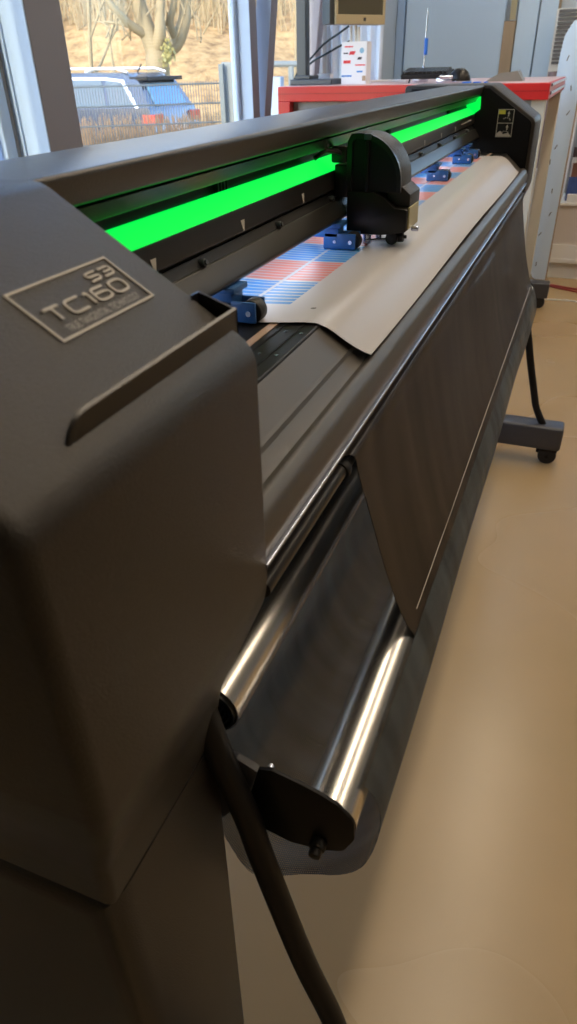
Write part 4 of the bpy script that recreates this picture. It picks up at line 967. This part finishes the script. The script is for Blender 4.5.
# brushwood and dry stalks (uncountable)
def brush(n, sp, label, name, m, h0, h1, r, seed):
    rr = random.Random(seed); bm = bmesh.new()
    for k in range(n):
        s, d = sp(rr); b0 = W(s, d, hz(d, s)-.02); h = rr.uniform(h0, h1); l = Vector((rr.uniform(-.25,.25), rr.uniform(-.25,.25), 1)).normalized()*h
        tube([b0, b0+l*.5+Vector((rr.uniform(-.03,.03), rr.uniform(-.03,.03), 0)), b0+l], r, 3, bm=bm, radii=[r, r*.8, r*.4])
        if rr.random() < .5: tube([b0+l*.5, b0+l*.5+Vector((rr.uniform(-.2,.2)*h, rr.uniform(-.2,.2)*h, .35*h))], r*.6, 3, bm=bm)
    o = obj(name, bm, m); tag(o, label, 'undergrowth', kind='stuff'); return o
sL = PX(60, 90, 10.7).dot(V2); sR = PX(222, 90, 10.7).dot(V2)
def dens(rr):
    s = sL+(sR-sL)*rr.random(); return s, rr.uniform(10.7, 11.9)
brush(1500, dens, 'dry reddish brown stalks growing along the wire fence', 'dry_stalks', M['grass'], .45, 1.12, .010, 31)
def dens2(rr): return rr.uniform(sR+.35, sR+3.6), rr.uniform(10.9, 12.5)
brush(500, dens2, 'dry brown stalks growing behind the gate rails', 'dry_stalks', M['grass'], .3, .8, .010, 32)
def dens3(rr): return rr.uniform(-14, 6), rr.uniform(27, 31)
brush(1500, dens3, 'grey brown brushwood along the top of the slope', 'brushwood', M['bush'], .6, 1.5, .022, 33)
def dens4(rr): return rr.uniform(-9.5, -3.0), rr.uniform(22, 26)
brush(650, dens4, 'tangled bare brushwood on the slope left of the tree', 'brushwood', M['bush'], .6, 1.6, .018, 34)
# green shrub near trunk
bm = bmesh.new(); rr = random.Random(8)
for k in range(110):
    q = PX(168+rr.gauss(0, 3), 54+rr.gauss(0, 6), 16.1+rr.uniform(-.2,.2)); a = rr.uniform(0, 6.3); s = .035
    u = Vector((math.cos(a), math.sin(a), rr.uniform(-.5,.5)))*s; w2 = Vector((-math.sin(a)*.5, math.cos(a)*.5, 1))*s
    vs = [bm.verts.new(q+u), bm.verts.new(q+w2), bm.verts.new(q-u), bm.verts.new(q-w2)]; bm.faces.new(vs)
tag(obj('ivy', bm, M['leafy']), 'green ivy leaves climbing the forked trunk', 'ivy', kind='stuff')
# street behind the slope: guard rail, parked van, pale house
gr = thing('guard_rail', 'grey guard rail running along the top of the slope', 'guard rail', tuple(W(-4, 31.5, hz(31.5, -4))))
bm = bmesh.new()
a_, b_ = W(-20, 31.5, hz(31.5,0)+.75), W(8, 31.5, hz(31.5,0)+.75); cyl(a_, b_, .12, 8, bm=bm); obj('rail', bm, M['postm'], gr)
for k in range(9): q = lerp(a_, b_, k/8); obj('post', cyl(q, (q.x, q.y, q.z-1.0), .06, 6), M['postm'], gr)
hs = thing('house', 'pale building beyond the road at the top of the slope', 'building', tuple(W(-4, 52, 3.6)))
def wbox(s0, s1, d0, d1, z0, z1):
    bm = box(s0, s1, d0, d1, z0, z1)
    for v in bm.verts: q = v.co.copy(); v.co = W(q.x, q.y, q.z)
    bmesh.ops.recalc_face_normals(bm, faces=bm.faces); return bm
obj('wall', wbox(-30, 14, 50, 58, 2.5, 12), M['pale'], hs); obj('roof', wbox(-30.5, 14.5, 49.5, 58.5, 12, 12.6), M['roofm'], hs)
for k in range(16):
    s = -28+k*2.6; obj('window', wbox(s, s+1.1, 49.9, 50.05, 5.6, 7.2), M['carglass'], hs)
vn = thing('van', 'pale blue van on the road behind the tree', 'van', tuple(W(-7, 35, 3.6)))
zv = hz(35, -6)
obj('body', wbox(-8.0, -3.6, 34, 35.8, zv+.35, zv+1.25), mat('pale blue paint', (.45,.55,.68), .3), vn); obj('cab', wbox(-7.6, -4.6, 34.1, 35.7, zv+1.25, zv+1.9), M['carglass'], vn)
for s in (-7.2, -4.4): obj('wheel', cyl(W(s, 33.95, zv+.35), W(s, 34.2, zv+.35), .35, 20), M['tyre'], vn)

# ================================================================== light
sun = bpy.data.lights.new('sun', 'SUN'); sun.energy = 1.75; sun.angle = math.radians(.6); sun.color = (1., .86, .62)
so = bpy.data.objects.new('sun', sun); C.objects.link(so)
sdir = (V1*.72+V2*.62+Vector((0,0,-.50))).normalized()      # light travels away from the window and to the right
so.rotation_euler = sdir.to_track_quat('-Z', 'Y').to_euler()
wd = bpy.data.worlds.new('world'); bpy.context.scene.world = wd; wd.use_nodes = True; nt = wd.node_tree
bg = nt.nodes['Background']
sky = nt.nodes.new('ShaderNodeTexSky'); sky.sky_type = 'NISHITA'; sky.sun_disc = False; sky.sun_elevation = math.radians(28); sky.sun_rotation = math.atan2(-sdir.x, -sdir.y); sky.air_density = 1.0; sky.dust_density = 1.0
tint = nt.nodes.new('ShaderNodeMixRGB'); tint.blend_type = 'MULTIPLY'; tint.inputs[0].default_value = 1; tint.inputs[2].default_value = (.88, .97, 1.1, 1)
nt.links.new(sky.outputs[0], tint.inputs[1]); nt.links.new(tint.outputs[0], bg.inputs['Color']); bg.inputs['Strength'].default_value = .44
def portal(loc, sx, sy, rot):
    l = bpy.data.lights.new('portal', 'AREA'); l.shape = 'RECTANGLE'; l.size = sx; l.size_y = sy; l.cycles.is_portal = True
    o = bpy.data.objects.new('portal', l); C.objects.link(o); o.location = loc; o.rotation_euler = rot
portal((-1.80, 2.16, (SILL+HEAD)/2), 4.32, HEAD-SILL, (PI/2, 0, -PI/2)); portal((.90, YFAR+.14, 1.32), .7, 2.3, (-PI/2, 0, 0))
sc = bpy.context.scene
sc.view_settings.view_transform = 'Standard'; sc.view_settings.look = 'None'; sc.view_settings.exposure = 0.8; sc.view_settings.gamma = 1; sc.view_settings.use_curve_mapping = False
